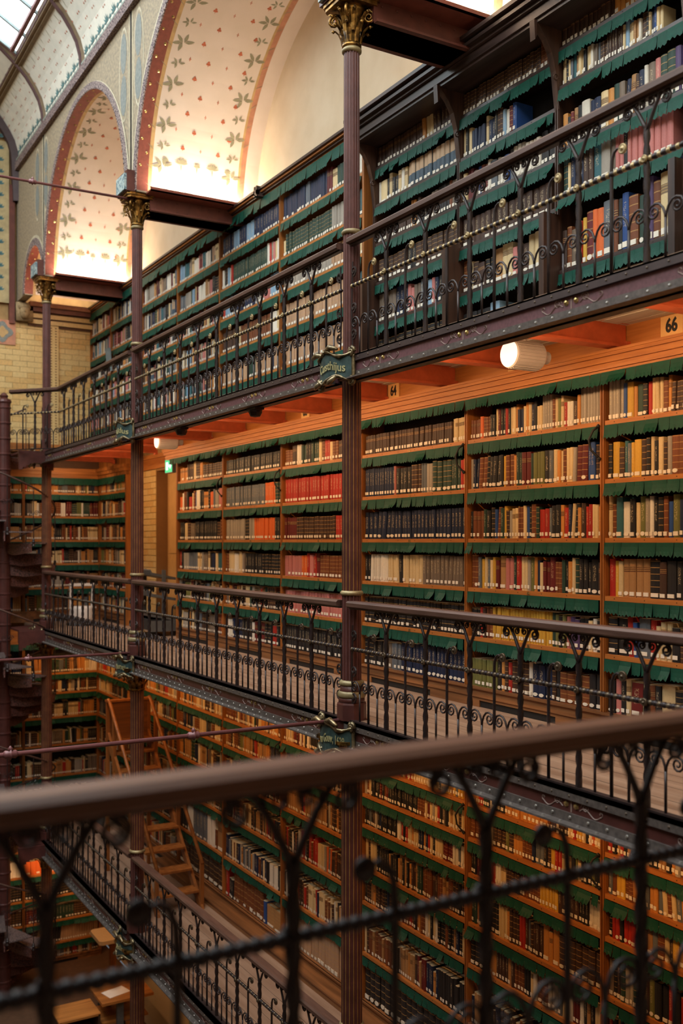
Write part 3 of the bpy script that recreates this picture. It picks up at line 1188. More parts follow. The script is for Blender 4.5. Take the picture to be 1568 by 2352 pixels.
# ceiling joists
JY = [3.25, 4.35, 5.43, 6.5, 7.56, 8.73, 9.88, 11.04, 12.2, 13.35, 14.5, 15.65, 16.8, 17.9]
ordn = ['first', 'second', 'third', 'fourth', 'fifth', 'sixth', 'seventh', 'eighth', 'ninth', 'tenth', 'eleventh', 'twelfth', 'thirteenth', 'fourteenth']
q = MB().prism([(0, .02), (1.36, .02), (1.36, .19), (.47, .19), (0, .05)], 1, -.012, .012).box(0, 1.36, -.06, .06, 0, .02).box(.47, 1.36, -.05, .05, .178, .188).box(1.33, 1.37, -.05, .05, -.02, .05)
jm = q.mesh('ceiling_joist', [ORANGE])
for i, y in enumerate(JY):
    tag(link('ceiling_joist', jm, None, (4.28, y, 2.94)), f'orange-red iron ceiling joist, {ordn[i]} from the viewer under the top gallery', 'joist', 'joists under the top gallery')
q = MB().box(0, .2, -.05, .05, -.2, 0)
blob = MB().lathe([(.0, -.07), (.05, -.06), (.07, -.02), (.07, 0)], 12).box(-.1, .1, -.05, .05, 0, .025)
blobm = blob.mesh('girder_spotlight', [IRON])
for i, y in enumerate((9.0, 11.0)):
    tag(link('girder_spotlight', blobm, None, (4.27, y, 2.795), (0, 0, pi/2)), f'small dark spotlight housing under the top girder, {["nearer","farther"][i]} one', 'lamp', 'spotlight housings under the girder')

# strip lamp housings that carry the warm light
for bi, (a, b) in enumerate(zip(COLS[:-1], COLS[1:])):
    tag(part('strip_lamp', MB().box(-.03, .03, 0, b-a-.4, 0, .05), IRON, None, (4.42, a+.2, 2.85)), f'hidden strip lamp behind the top gallery girder {BAYN[bi]}', 'lamp')
    tag(part('strip_lamp', MB().box(-.03, .03, 0, b-a-.4, 0, .05), IRON, None, (4.42, a+.2, -.17)), f'hidden strip lamp behind the middle gallery girder {BAYN[bi]}', 'lamp')

# ------------------------------------------------------------------ railings
sp_in = 0


def fork_mesh(IRON):
    q = MB()
    n = 40
    vs, fs = [], []
    for i in range(n+1):
        z = .77*i/n
        a = z/.055 if z > .06 else 0
        for j in range(4):
            w = a*.5*pi/2*1.2 + j*pi/2 + pi/4
            vs.append((.0205*cos(w), .0205*sin(w), z))
    for i in range(n):
        for j in range(4):
            fs.append((i*4+j, i*4+(j+1) % 4, i*4+4+(j+1) % 4, i*4+4+j))
    q.add(vs, fs)
    for s_ in (-1, 1):
        arm = [(0, 0, .755), (s_*.02, 0, .80), (s_*.06, 0, .875), (s_*.095, 0, .925), (s_*.12, 0, .937)]
        a0 = pi/2
        sp = spiral(s_*.138, .898, .036, .008, a0, a0-s_*3.3*pi, 15)
        q.tube(arm+sp[1:], [.013, .012, .011, .01, .009]+[.0085-.003*i/15 for i in range(15)], 6)
        inn = [(s_*.068, 0, .885), (s_*.072, 0, .92), (s_*.055, 0, .94)]
        sp = spiral(s_*.036, .912, .026, .006, .9*pi/2 if s_ > 0 else pi-.9*pi/2, (.9*pi/2 if s_ > 0 else pi-.9*pi/2)+s_*2.8*pi, 12)
        q.tube(inn+sp, .0065, 5)
    return q.mesh('fork_post', [IRON], True)


def curl_mesh(IRON):
    q = MB().tube([(0, 0, 0), (0, 0, .3), (0, 0, .62), (-.004, 0, .68), (-.02, 0, .72), (-.045, 0, .735), (-.066, 0, .728)], [.011, .011, .011, .0105, .0095, .008, .007], 6)
    return q.mesh('curl_baluster', [IRON], True)


def scroll_mesh(IRON):
    q = MB().tube([(0, 0, 0), (0, 0, .24)], .0085, 6)
    for s_ in (-1, 1):
        arm = [(0, 0, .225), (s_*.005, 0, .265), (s_*.02, 0, .302), (s_*.045, 0, .328), (s_*.074, 0, .335)]
        sp = spiral(s_*.082, .29, .045, .008, pi/2, pi/2-s_*3.3*pi, 16)
        q.tube(arm+sp[1:], [.0075]*5+[.0072-.002*i/16 for i in range(16)], 5)
    return q.mesh('scroll_baluster', [IRON], True)


def rosette_mesh(r, m):
    q = MB().lathe([(r, .006), (r*1.0, -.004), (r*.82, -.008), (r*.66, -.002), (r*.5, -.008), (r*.3, -.004), (r*.2, -.014), (.001, -.016)], 14, (0, 0, 0), 1)
    return q.mesh('rosette', [m], True)


DULLB = mat('dull_bronze_bead', (112, 92, 72), .35, .6)
FORKS = {m.name: (fork_mesh(m), curl_mesh(m), scroll_mesh(m)) for m in (IRON, NIRON)}
ROSE = {m.name: (rosette_mesh(.03, m), rosette_mesh(.022, m)) for m in (BEADW, DULLB, NIRON)}


def bar_mesh(L, bead, iron):
    # rope-twisted rail with pale beads
    q = MB().tube([(0, 0, 0), (L, 0, 0)], .0135, 8)
    n = int(L/.032)
    for k in range(n):
        x = (k+.5)*L/n
        q.lathe([(.0137, -.0135), (.0178, -.007), (.0178, .007), (.0137, .0135)], 8, (x, 0, 0), 0, k % 2)
    return q.mesh('twisted_bar', [iron, bead], True)


def railing(label, pos, rz, L, n, start=.0, hm=HAND, tilt=0, group='wrought iron gallery railings', bead=BEADW, ros=BEADW, iron=IRON):
    ROS, ROSB = ROSE[ros.name]
    FORK, CURL, SCROLL = FORKS[iron.name]
    r = thing('iron_railing', label, 'railing', pos, rz, group)
    e = .045
    pr = [(-.055, .955), (-.04, .945), (.04, .945), (.055, .955), (.055, .985), (.04, 1.0), (-.04, 1.0), (-.055, .985)]
    part('handrail', MB().prism(pr, 0, 0, L), hm, r)
    part('rail_strap', MB().box(0, L, -.02, .02, .932, .946), iron, r)
    b = link('twisted_bar', bar_mesh(L, bead, iron), r, (0, 0, .60))
    part('foot_rail', MB().box(0, L, -.022, .022, -.002, .012), iron, r)
    st = L/n
    for k in range(n+1):
        x = k*st
        if k > 0 and k < n:
            if k % 2 == 0:
                o = link('fork_post', FORK, r, (x, 0, 0))
                link('rosette', ROSB, o, (0, .022, .60), (0, 0, pi))
            else:
                o = link('curl_baluster', CURL, r, (x, 0, 0))
                link('rosette', ROS, o, (-.085, .0, .722), (0, 0, pi))
        if k < n:
            link('scroll_baluster', SCROLL, r, (x+st/2, 0, 0))
    return r


for bi, (a, b) in enumerate(zip(COLS[:-1], COLS[1:])):
    e = b - .08 if bi < 2 else 16.45
    n = 20 if bi < 2 else 13
    y0 = a+.08
    for lev, z in ((1, ZU), (0, ZM), (-1, ZL)):
        if lev == -1 and bi == 0:
            continue
        ee = e if lev == 1 or bi < 2 else 17.4
        nn = n if lev == 1 or bi < 2 else 16
        railing(f'wrought iron railing of the {GL[lev]} gallery {BAYN[bi]}', (XR, y0, z), pi/2, ee-y0, nn, bead=BEADW if lev == 1 else DULLB, ros=BEADW if lev == 1 else DULLB)
# landing railing by the stair, top gallery
railing('short iron railing turning towards the spiral stair at the top landing', (XR, 16.45, ZU), pi-math.atan2(.75, .62)*.98, .95, 4)
# the viewer's own railing, out of focus
railing("blurred wide wooden handrail and ironwork right in front of the viewer", (-.33-.2745, 2.0, 0), 0, .2745*2*9, 18, hm=HANDN, group=None, bead=NIRON, ros=NIRON, iron=NIRON)

# ------------------------------------------------------------------ bookcases and books
BOOKS = []
PAL = {'k': (38, 34, 34), 'd': (72, 48, 36), 'b': (120, 66, 36), 't': (176, 128, 80), 'o': (204, 136, 66), 'c': (226, 196, 146), 'w': (236, 224, 206),
       'n': (30, 40, 68), 'B': (44, 78, 140), 'l': (136, 164, 186), 'g': (44, 66, 54), 'G': (116, 114, 62), 'r': (176, 44, 32), 'R': (104, 32, 30),
       'p': (196, 118, 110), 's': (104, 108, 114), 'y': (214, 164, 60), 'v': (88, 66, 104), 'a': (166, 154, 140), 'O': (222, 104, 44), 'e': (52, 98, 104),
       'm': (122, 104, 88), 'T': (70, 86, 100), 'C': (188, 148, 116)}
CNAME = {'k': 'black', 'd': 'dark brown', 'b': 'russet', 't': 'tan', 'o': 'amber', 'c': 'cream', 'w': 'white', 'n': 'navy', 'B': 'blue', 'l': 'pale blue',
         'g': 'dark green', 'G': 'olive', 'r': 'red', 'R': 'maroon', 'p': 'pink', 's': 'slate grey', 'y': 'ochre', 'v': 'violet', 'a': 'grey', 'O': 'orange',
         'e': 'teal', 'm': 'grey-brown', 'T': 'cream-and-slate', 'C': 'buff'}
STY = {'d': (.25, .25, .5, .75), 'b': (.25, .25, .5), 'k': (0, .25, .75, .75), 'n': (.75, .75, 0), 'g': (.25, .75, 0), 'R': (.25, .5, .75), 'C': (.25,), 'T': (1.0,),
       'r': (.75, 0, .75), 'c': (0, .75, .5), 'o': (0, .5, .75), 't': (.25, .5), 'm': (.75, 0), 'p': (.75, 0)}
WARMMIX = 'kkkdddddbbbbooocccctttrRgGnsaamw'
COOLMIX = 'kknndccaawwpptlsmRgeTCo'
ORD = ['first', 'second', 'third', 'fourth', 'fifth', 'sixth', 'seventh', 'eighth', 'ninth', 'tenth', 'eleventh', 'twelfth', 'thirteenth', 'fourteenth', 'fifteenth',
       'sixteenth', 'seventeenth', 'eighteenth', 'nineteenth']
TENS = {2: 'twent', 3: 'thirt', 4: 'fort', 5: 'fift', 6: 'sixt'}


def ordinal(n):
    if n <= 19:
        return ORD[n-1]
    t, u = divmod(n, 10)
    return TENS[t]+'ieth' if u == 0 else TENS[t]+'y-'+ORD[u-1]


def parse(spec, rg, h0, L, mix):
    out = []
    if spec.startswith('?'):
        # unreadable rows: runs of like volumes
        h0 = float(spec[1:]) if len(spec) > 1 else h0
        x = 0
        while x < L*1.0:
            c = rg.choice(mix)
            run = rg.choice((1, 1, 1, 1, 2, 2, 3, 5))
            w = rg.uniform(.024, .046)
            h = h0*rg.uniform(.82, 1.08)
            s_ = rg.choice(STY.get(c, (0, .75, 0)))
            for k in range(run):
                ww = w*rg.uniform(.92, 1.08) if run > 1 else w
                out.append([c, ww, h*rg.uniform(.99, 1.01), s_])
                x += ww
        return out, 1.0
    fillto = 1.0
    if '|' in spec:
        spec, f = spec.split('|')
        fillto = float(f)
    for tok in spec.split():
        m = re.match(r'([a-zA-Z])(\d+)(?:h([\d.]+))?(?:w([\d.]+))?', tok)
        c, n, h, w = m.group(1), int(m.group(2)), m.group(3), m.group(4)
        h = float(h) if h else h0*rg.uniform(.9, 1.08)
        w = float(w) if w else 1.0
        s_ = rg.choice(STY.get(c, (0, .75, 0)))
        for k in range(n):
            out.append([c, w*rg.uniform(.93, 1.07), h*rg.uniform(.985, 1.015), s_])
    return out, fillto


def flap_mesh(L, hang, rg):
    q = MB()
    x = .004
    while x < L-.01:
        w = min(rg.uniform(.07, .17), L-.004-x)
        if L-.004-(x+w) < .05:
            w = L-.004-x
        out = rg.uniform(.004, .018)
        if rg.random() < .1:
            out += .04
        yaw = rg.uniform(-.007, .007)
        h = hang*rg.uniform(.93, 1.05)
        n = max(4, int(w/.018))
        rows = []
        for r_ in range(4):
            t = r_/3
            row = []
            for i in range(n+1):
                f = i/n
                z = -h*t
                if r_ == 3:
                    z += .006*(1 if i % 2 else -1)*(1 if rg.random() < .85 else 2)
                y = -out*t*t - yaw*(f-.5)*2*t - .004*sin(f*pi)*t
                sh = (f-.5)*w*(1-.03*t) + .5*w
                row.append((x+sh, y, z))
            rows.append(row)
        vs = [p for row in rows for p in row]
        fs = []
        for r_ in range(3):
            for i in range(n):
                a = r_*(n+1)+i
                fs.append((a, a+n+1, a+n+2, a+1))
        q.add(vs, fs)
        x += w + (rg.uniform(.0005, .004))
    return q.mesh('dust_flap', [GREEN])


LETTERS = 'FEDCBAGH'
LETME = {c: text_mesh(c, .03, .0006) for c in 'ABCDEF'}
for me in LETME.values():
    me.materials.append(BLACK)


def hook(parent, x, z):
    q = MB().tube([(x, -.015, z), (x-.02, -.05, z-.03), (x-.055, -.06, z-.1), (x-.04, -.055, z-.18), (x, -.03, z-.23), (x+.01, -.015, z-.25)], .009, 6)
    q.lathe([(.0, -.018), (.018, 0), (.0, .018)], 8, (x, -.015, z+.005))
    q.lathe([(.0, -.02), (.02, 0), (.0, .02)], 8, (x+.01, -.015, z-.25))
    part('grab_handle', q, BLACK, parent, smooth=True)


def case(label, group, pos, rz, L, depth, zf, boards, ztop, rows, bay, mats=(OAK, OAKZ, OAKDK), seed=0, mix=WARMMIX, right_up=False, hang=.1, top_flap=True,
         hooks=False, letters=False, setback=.0, low_up=0, plinth=True, h0=.27, flap_out=0, units=0):
    """boards: absolute heights of shelf tops from the top one down; the last is the plinth ledge."""
    rg = random.Random(seed)
    c = thing('bookcase', label, 'bookcase', (pos[0], pos[1], zf), rz, group)
    mh, mz, mp = mats
    zb = boards[-1]
    part('back_panel', MB().box(0, L, depth-.015, depth, zb-zf, ztop-zf), BACK, c)
    up = MB().box(-.026, .026, .006, depth, 0, ztop-zf).box(-.02, -.007, -.006, .006, 0, ztop-zf).box(.007, .02, -.006, .006, 0, ztop-zf)
    if low_up:
        up.box(-.03, .03, -low_up, .01, 0, boards[-2]+.46-zf)
    um = up.mesh('upright', [mz])
    link('upright', um, c)
    if right_up:
        link('upright', um, c, (L, 0, 0))
    sm = MB().box(.026, L-.026, 0, depth-.015, -.036, 0)
    for k in range(int(L/.3)):
        sm.box(.12+k*.3, .128+k*.3, -.0015, 0, -.02, -.014, 1)
    sm = sm.mesh('shelf', [mh, BLACK])
    for i, z in enumerate(boards[:-1]):
        s_ = link('shelf', sm, c, (0, 0, z-zf))
        if letters and i < 5:
            p = part('shelf_tag', MB().box(-.02, .02, -.003, 0, -.03, -.006), BRASSP, s_, (L/2, 0, 0))
            link('letter', LETME['FEDCBA'[i]], s_, (L/2, -.0036, -.018), (pi/2, 0, 0))
    if plinth:
        h = zb-zf
        q = MB().box(0, L, -.012, depth-.02, .06, h)
        q.box(0, L, -.03, 0, h-.018, h)
        q.box(0, L, -.022, 0, h*.5, h*.5+.012)
        q.box(0, L*.12, -.012, .02, 0, .06).box(L*.7, L, -.012, .02, 0, .06)
        pl = part('plinth', q, mp, c)
        part('toe_gap', MB().box(L*.12, L*.7, .0, .02, 0, .06), BLACK, pl)
    # flaps hang under each board but the ledge, and under the cornice
    tops = ([ztop] if top_flap else []) + [z-.036 for z in boards[:-1]]
    for z in tops:
        if z == ztop:
            link('dust_flap', flap_mesh(L, hang*(.95 if flap_out else 1.3), rg), c, (0, -.03-flap_out, z-zf-(.005 if flap_out else 0)))
        else:
            link('dust_flap', flap_mesh(L-.054, hang, rg), c, (.027, -.012, z-zf))
    if hooks:
        hook(c, L-.03, boards[0]-.04-zf)
    M = Matrix.Translation((pos[0], pos[1], 0)) @ Matrix.Rotation(rz, 4, 'Z')
    above = [ztop] + [z-.036 for z in boards[:-1]]
    for i, z in enumerate(boards):
        sp = rows[i] if i < len(rows) else '?'
        if not sp:
            continue
        avail = above[i]-z
        bl, fill = parse(sp, rg, min(h0, avail*.72), L-.07, mix)
        if units and not sp.startswith('?') and 'h.4' not in sp:
            while sum(b[1] for b in bl) < units*L*fill:
                cc = rg.choice(mix)
                for _ in range(rg.choice((1, 1, 2, 3))):
                    bl.insert(rg.randrange(len(bl)+1), [cc, rg.uniform(.8, 1.2), min(h0, avail*.74)*rg.uniform(.85, 1.05), rg.choice(STY.get(cc, (0, .75)))])
        tot = sum(b[1] for b in bl)
        sc = (L-.07)*fill/tot
        x = .035
        lean = 0
        for j, (cc, w, h, s_) in enumerate(bl):
            w *= sc
            h = min(h, avail-.03)
            if rg.random() < .06:
                lean = rg.uniform(-.09, .09)
            elif rg.random() < .5:
                lean = 0
            dep = min(depth-.05, h*rg.uniform(.72, .8))
            BOOKS.append(dict(M=M, x=x+w/2, y=.018+rg.uniform(0, .016)+setback, z=z, w=w*.97, h=h, d=dep, c=cc, s=s_, lean=lean if len(bl) - j > 2 and j > 1 else 0,
                              bay=bay, row=i, ord=j+1, v=rg.uniform(.86, 1.12), lab=rg.random()))
            x += w
    return c


# ---- middle gallery
DM = [14.72, 12.96, 11.15, 9.25, 7.39, 5.67, 3.95]
BM = [2.425, 1.975, 1.522, 1.074, .627, .178]
SM = {0: ['o5h.2w1.3 d4 c2 d3 o2 d14h.2 a1h.2', 'O2h.21 w1 b2 k1 r2h.2 c1 b1 B1 w2 k2 o3 k1 O2h.24 s1 a2 p3', 'k3h.27 c2 d2 m3 k14h.27 d2 b2', 'r1h.27 k1 a3 s5h.26 c2 a1 m2 c1 k1 n2 c1 e2w1.6', '?', '?'],
      1: ['k5h.2 k9h.21w1.4 k8h.21', 's24h.27 O6h.28 g4h.27', 'a8h.28w1.3 k2w1.2 a2w1.3 O10h.28 k3h.28w1.2', 'b2h.26 c3 w2 c2 a1 m1 k7h.26w1.3 k10h.26', '?', 'R1 w2 n4 k4 w1 R4h.27 k3 r1w1.4 k2'],
      2: ['b3h.2 d2 w2 g2 k2 g3 c1 b1 r2 c1h.21 b2h.21 d4h.21 b2h.22 c2', 'r26h.29', 'R5h.27 d15h.27 r9h.27', 'p5h.25w1.2 O2 r1 p1w1.3 r1 R1 b13h.26', 'p26h.27', 'k28h.29'],
      3: ['d36h.205 c1h.225 c4h.225', 'n12h.3 p1h.3w.6 k4h.27w1.4 d3h.29w1.3 s2h.29 a2h.28 g4h.3w1.6 g3h.3 r1h.28 O1h.29', 'n7h.285w1.4 n20h.285', 'k2h.28 w11h.285w.55 c4h.285 k1h.285w1.2 c6h.285w1.1 m12h.28w1.1',
          'k12h.28w1.2 k16h.28', 'k3h.29 k3 m3 s3h.27 n16h.29w1.2'],
      4: ['b4h.18 O1h.2w1.3 b3h.19 k2h.2 c1 R1 k2 r1 k1 c2 o1 n2h.21 c1 o1 c1 n1 k1 c2h.21 a4h.29 b1 c1 G1 c1 r1h.2 w2h.2 d1h.2w1.3 o1 a7h.29',
          'a1h.27 n2h.27 b2h.28w1.5 k1 k3h.28w1.5 k1 y1h.27 b2h.28w1.3 o1 g2 R2h.285w1.6 g1 G3h.275w1.2 k1h.28w1.7 s1w1.2 c1h.28w1.5 o1 c1 b1 c2h.28 a1 R2h.29w1.7 B2h.3w1.2 d1 a1',
          'k1h.25 b3h.25w1.4 g1 k1w1.5h.27 k1w1.5 B1 b1h.28w1.3 g1w1.4 y1 d1 a1 c2 b2 c1h.28 B1 k1 b1w1.7 g1 r2h.24 r1h.25w1.4 s1 k2h.27w1.4 o1 r1h.25w1.3 n1 c1 k1w1.3 o1 d1w1.3 r1 r1 c1 c1 o1',
          'b2h.3w1.5 s1 y1w1.3 c1 s1 c1 y1 R1w1.2 t1h.29w2.2 p2h.28w1.3 g1 r1h.3w1.5 c2 a1 G1w1.2 o1 n1 c1 R2 R1h.29w1.6 b2 g1 k1 o1w1.3 c1 g1 k2w1.2 k1 k1h.28w2 d1',
          'k3h.26 r1h.27 d1 b1 b1w1.2 y20h.28w.9 g1 G1 k1 G1 p1 v1w1.2 v1w1.4 k2w1.2 c1 w1 k1w1.4', 'G7h.25w1.1 k1w1.2 o1 d1 r1 d4w1.2h.26 w1h.29 n3h.28w1.6 d1 k1 b4h.25w1.8 k2w1.4'],
      5: ['a4h.3w1.2 B1 y1w1.8 o1 g1w1.8 k1w1.3 r1 c3w1.1 b1w1.4 o1 d3h.22w1.1 d3 r1w1.3 d1 r1 d1 y1w1.3 c2w1.6 k3 c5 b4 n4',
          'k1h.27 y1h.28w2 d1w1.3 e1 s1 y1 y1h.28w1.8 d1w1.2 k1 c1 k1 c1h.28w1.2 d1 a1 b3h.28w1.7 B1h.3w1.2 w1 O1h.31w1.3 k1h.31w2 c3 b6 k5 n3',
          'c1h.32 b1 e1h.31w1.6 w1h.27w1.8 k1h.29w1.3 c1 G1h.31w1.5 a1 w1h.31 k1h.3w1.3 k1h.3w1.2 b1h.3 B1 G1h.31w1.6 n1 a1 o1w1.2 t1h.32w2.4 G1h.3w2.2 G1h.3w1.8 d6 c4 b5',
          'r1h.29w1.5 y1h.27 c1h.27w1.2 t4h.29w1.6 k1h.28w2.3 d1w1.5 k1w2 k1w1.5 s1h.3w1.6 d1h.28w1.5 c1h.27w1.4 a1 b1w1.2 R1h.29w1.6 d8 c3 k4',
          'k1h.29w2 k1h.28w2.6 r1h.3w1.2 B1 s1h.29w2.4 r1h.29w1.3 c1 c2h.28w1.2 k1w1.6 d1w1.5 k1w1.5 c1w1.5 k1w1.3 O1h.28w1.6 n1 O1 c4 d8',
          'k1h.25w1.3 p1 k1 c1 R1h.26w2.2 c1 b1h.26w1.6 k1 c1h.27w2.4 k3w1.3 g4w1.2 d8 c3']}
NUMW = {61: 'sixty-one', 62: 'sixty-two', 63: 'sixty-three', 64: 'sixty-four', 65: 'sixty-five', 66: 'sixty-six'}
SIGN = [61, 62, 63, 64, 65, 66]
for i in range(6):
    y0, y1 = DM[i], DM[i+1]
    nm = f'bay under sign {NUMW[SIGN[i]]}' if i else 'middle gallery bay beside the door'
    case(f'oak bookcase bay on the middle gallery under number sign {NUMW[SIGN[i]]}' if i else 'oak bookcase bay on the middle gallery beside the brick door recess',
         'oak bookcase bays of the middle gallery', (XB, y0), -pi/2, y0-y1, .3, 0, BM, 2.775, SM[i], nm, flap_out=.1, seed=20+i, right_up=(i == 5), hooks=True, letters=True, hang=.098)
# end panel of the run, cornice and frieze
q = MB().box(XB-.01, 5.97, DM[0], DM[0]+.03, 0, 2.75)
tr = struct('trim_1', MB().box(XB+.0, 5.97, 2.2, DM[0]+.03, 2.93, 3.14), OAK, 'plain oak frieze board carrying the number signs')
part('end_panel', q, OAKZ, tr)
q = MB()
for z0, z1, x in ((2.765, 2.785, .125), (2.785, 2.79, .115), (2.79, 2.815, .14), (2.815, 2.835, .13), (2.835, 2.87, .155), (2.87, 2.88, .145), (2.88, 2.905, .17), (2.905, 2.925, .18), (2.925, 2.945, .06)):
    q.box(XB-x, 5.97, 2.2, DM[0]+.03+x, z0, z1)
part('cornice_moulding', q, OAK, tr)
for n, y in zip((66, 65, 64, 63, 62), (4.98, 6.68, 8.59, 10.5, 12.36)):
    sg = thing('number_sign', f'small pale number sign reading {NUMW[n]} above the bookcases', 'sign', (XB-.002, y, 3.035), -pi/2, None)
    part('sign_board', MB().box(-.1, .1, -.012, 0, -.075, .075), mat('sign_cream', (226, 176, 110), .6, 0, var=.04), sg)
    me = text_mesh(str(n), .135, .001, bold=.005)
    me.materials.append(BLACK)
    o = link('lettering', me, sg, (0, -.0135, 0), (pi/2, 0, 0))
    o.scale = (.8, 1, 1)

# ---- top gallery, oak bays behind the near column
DU = [19.4, 18.09, 16.4, 14.71, 13.07, 11.19, 9.2]
BU = [5.485, 5.035, 4.61, 4.14, 3.67, 3.3]
SU = {5: ['n8h.29w1.2 s2 n7h.29 R2h.3 c2 g4 c2h.3 B1 w2h.32w1.4', 'c1h.2w1.3 g22h.27 a5h.28 w2h.3 d3 k2 e1w1.5', 'm2 a14h.27w1.1 C6 c4', 'C23h.29 e4h.29', 'C28h.29', '?'],
      4: ['n5h.27 l2h.27w1.2 n3 l2h.27w1.7 n2w1.4 n8h.27', 'w1 k1 d1 l1 w1 r1 g19h.27 w1 r1 a1 p1 c1 w2', 'r1 l3 k2 n8 a3 p3 l4', 'd9h.28 c1 b15h.28 w3 c2', 'C12h.26 g3h.27w1.2 C7 n1 C3', '?']}
for i in range(6):
    y0, y1 = DU[i], DU[i+1]
    nth = ['farthest, against the end wall', 'second from the end wall', 'third from the end wall', 'fourth from the end wall', 'fifth from the end wall', 'just behind the near column'][i]
    ntb = ['far end', 'second', 'third', 'fourth', 'fifth', 'behind near column'][i]
    case(f'tall oak bookcase bay on the top gallery, {nth}', 'oak bookcase bays of the top gallery', (XB, y0), -pi/2, y0-y1, .3, 3.22, BU, 5.925, SU.get(i, []),
         f'top oak bay {ntb}', seed=50+i, right_up=(i == 5), hang=.11, mix=COOLMIX, h0=.28)
q = MB()
for z0, z1, x, m in ((5.925, 5.95, .02, 0), (5.95, 5.975, .05, 1), (5.975, 6.0, .075, 0), (6.0, 6.03, .1, 1)):
    q.box(XB-x, 5.96, 9.17, YEND+.02, z0, z1, m)
tr2 = struct('trim_2', q, [OAK, DARKW], 'thin dark cornice over the oak cases of the top gallery')
part('end_panel', MB().box(XB-.03, 5.97, 9.14, 9.17, 3.22, 5.93), OAKZ, tr2)
part('cornice_clasp', MB().box(XB-.13, XB-.02, 11.6, 11.63, 5.92, 6.05).box(XB-.13, XB-.02, 11.66, 11.69, 5.92, 6.05).box(XB-.13, XB-.09, 11.6, 11.69, 5.94, 6.0), DARKW, tr2)

# ---- top gallery, dark bays
DD = [9.06, 7.573, 6.235, 4.89, 3.5]
BD = [[5.476, 5.081, 4.665, 4.25, 3.82, 3.4]]*2 + [[5.55, 5.235, 4.72, 4.33, 3.72, 3.35]]*2
SD = {0: ['d14h.21 o1 c2 d5h.22 k2', 'w1h.24w.7 c1h.23w2.2 k1w.7 c1 k2h.21 c1 w1 c1h.24 T12h.26w1.25', 'd14h.19 o2 d2 k3h.2w1.3 m2w1.3 k4 b1 m2w1.2', 'd6h.24w1.1 k2 d8h.25w1.1', 'm5h.3w1.2 n3h.31w1.3 p1 p1 m2 s2 l1w1.3 p1 n1 k1 c2 a1|.93', 'k18h.24w1.2'],
      1: ['d22h.2 b2 k2', 'c1 k1 c1w1.3 n5h.22w1.1 c1 n2h.23w1.3 k1 d2 l1 w1h.23w1.2 R1h.24w1.2 B1h.25w1.3|.6', 'c1w1.3 R2 m1w1.3 B1 R2 w1 s1w1.8 a1 w1 B1w1.3 s1w1.3 w2 a1 w4 k4', 'd15h.25w1.2|.95', 'b1h.3w1.4 c1 d1w1.4 d1h.22w1.8 k2 t1h.3w1.8 c2h.31w1.2 p1 m1 d1w1.4 c3h.31w1.3|.9', 'k4h.22w1.2 l1w1.6h.2 a8h.16|.95'],
      2: ['d12h.2 o6 d8', 'c2h.21 k1 c1 s1w1.2 e1h.22w1.4 t1 c1h.23w1.5 c1 k1w1.3h.21 c2 w1 m2 s1 d3 d6h.22w1.1 c1 l1h.24w1.7 c2 t2 w1 d1w1.8 k1w1.2 c1 n1w1.2 B1 c2w1.2|.83',
          'o1h.28w1.6 k1 R1 t1w1.2 k1h.29w1.3 w1h.3w2.5 n1h.28w1.4 n1h.28w1.8 c1h.3w2 o1h.3w1.6 g1h.31w1.5 m1h.3w1.6 n1h.29w1.2 t1h.31w1.5 d1h.3w1.2 n1h.31w1.4 w1h.32 m1h.33w1.7 p1h.33w1.4 g1h.33w1.7 g1h.34w1.9 v1h.34w1.4 v1h.34w1.4',
          'g1h.3w1.8 c1w.8 n1h.3w1.3 n2h.3w1.2 d2h.31w1.4 e1h.33w2 a1h.35w2.6 m1h.35w1.6 p2h.32 k1h.33w1.2 p1h.33 p7h.34w1.5|.9',
          'd1h.32w1.2 b1h.34w1.2 m1h.31w1.8 r1h.36 y1h.37 R1h.41w1.9 O1h.40w1.2 O1h.40w1.6 s1h.43w2.3 b1h.41 k1h.41 B1h.44w1.5 b1h.40w2.3 g1h.37w1.2 g1h.37 v1h.48 b1h.44w1.6 c1h.47w2 B1h.42w1.8 n1h.55w1.8', 'k12h.24'],
      3: []}
DN = ['nearest the near column', 'middle of the visible dark bays', 'cut off by the frame edge', 'outside']
for i in range(4):
    y0, y1 = DD[i], DD[i+1]
    case(f'dark-stained bookcase bay on the top gallery, {["first after the near column","second after the near column","third after the near column, fullest in view","fourth, beyond the frame"][i]}',
         'dark bookcase bays of the top gallery', (5.70, y0), -pi/2, y0-y1, .26, 3.22, BD[i], 5.80, SD[i], f'dark top bay {["by near column","second from column","third from column","out of view"][i]}',
         mats=(DARKW, DARKWZ, DARKW), seed=80+i, right_up=(i == 3), hang=.1, mix=COOLMIX, top_flap=False, low_up=.17, plinth=True)
q = MB()
for z0, z1, x in ((5.70, 5.73, .24), (5.73, 5.80, .26), (5.80, 5.81, .25), (5.81, 5.84, .29), (5.84, 5.87, .33), (5.87, 5.895, .30), (5.895, 5.93, .36)):
    q.box(5.70-x, 5.96, 3.4, 9.10, z0, z1)
tr3 = struct('trim_3', q, DARKW, 'heavy dark cornice jutting over the dark bookcases')
for y in DD[:4]:
    q = MB()
    pts = [(5.70, 5.05), (5.68, 5.2), (5.66, 5.36), (5.62, 5.5), (5.56, 5.6), (5.49, 5.67), (5.46, 5.70), (5.46, 5.60), (5.44, 5.56), (5.43, 5.72), (5.70, 5.72)]
    q.prism(pts, 1, y-.03, y+.03)
    part('cornice_bracket', q, DARKWZ, tr3)
    q = MB().tube([(5.66+.03*cos(a)*(1-a/14), y-.032, 5.30+.03*sin(a)*(1-a/14)) for a in [i*.6 for i in range(14)]], .006, 5)
    part('bracket_scroll', q, DARKWZ, tr3)

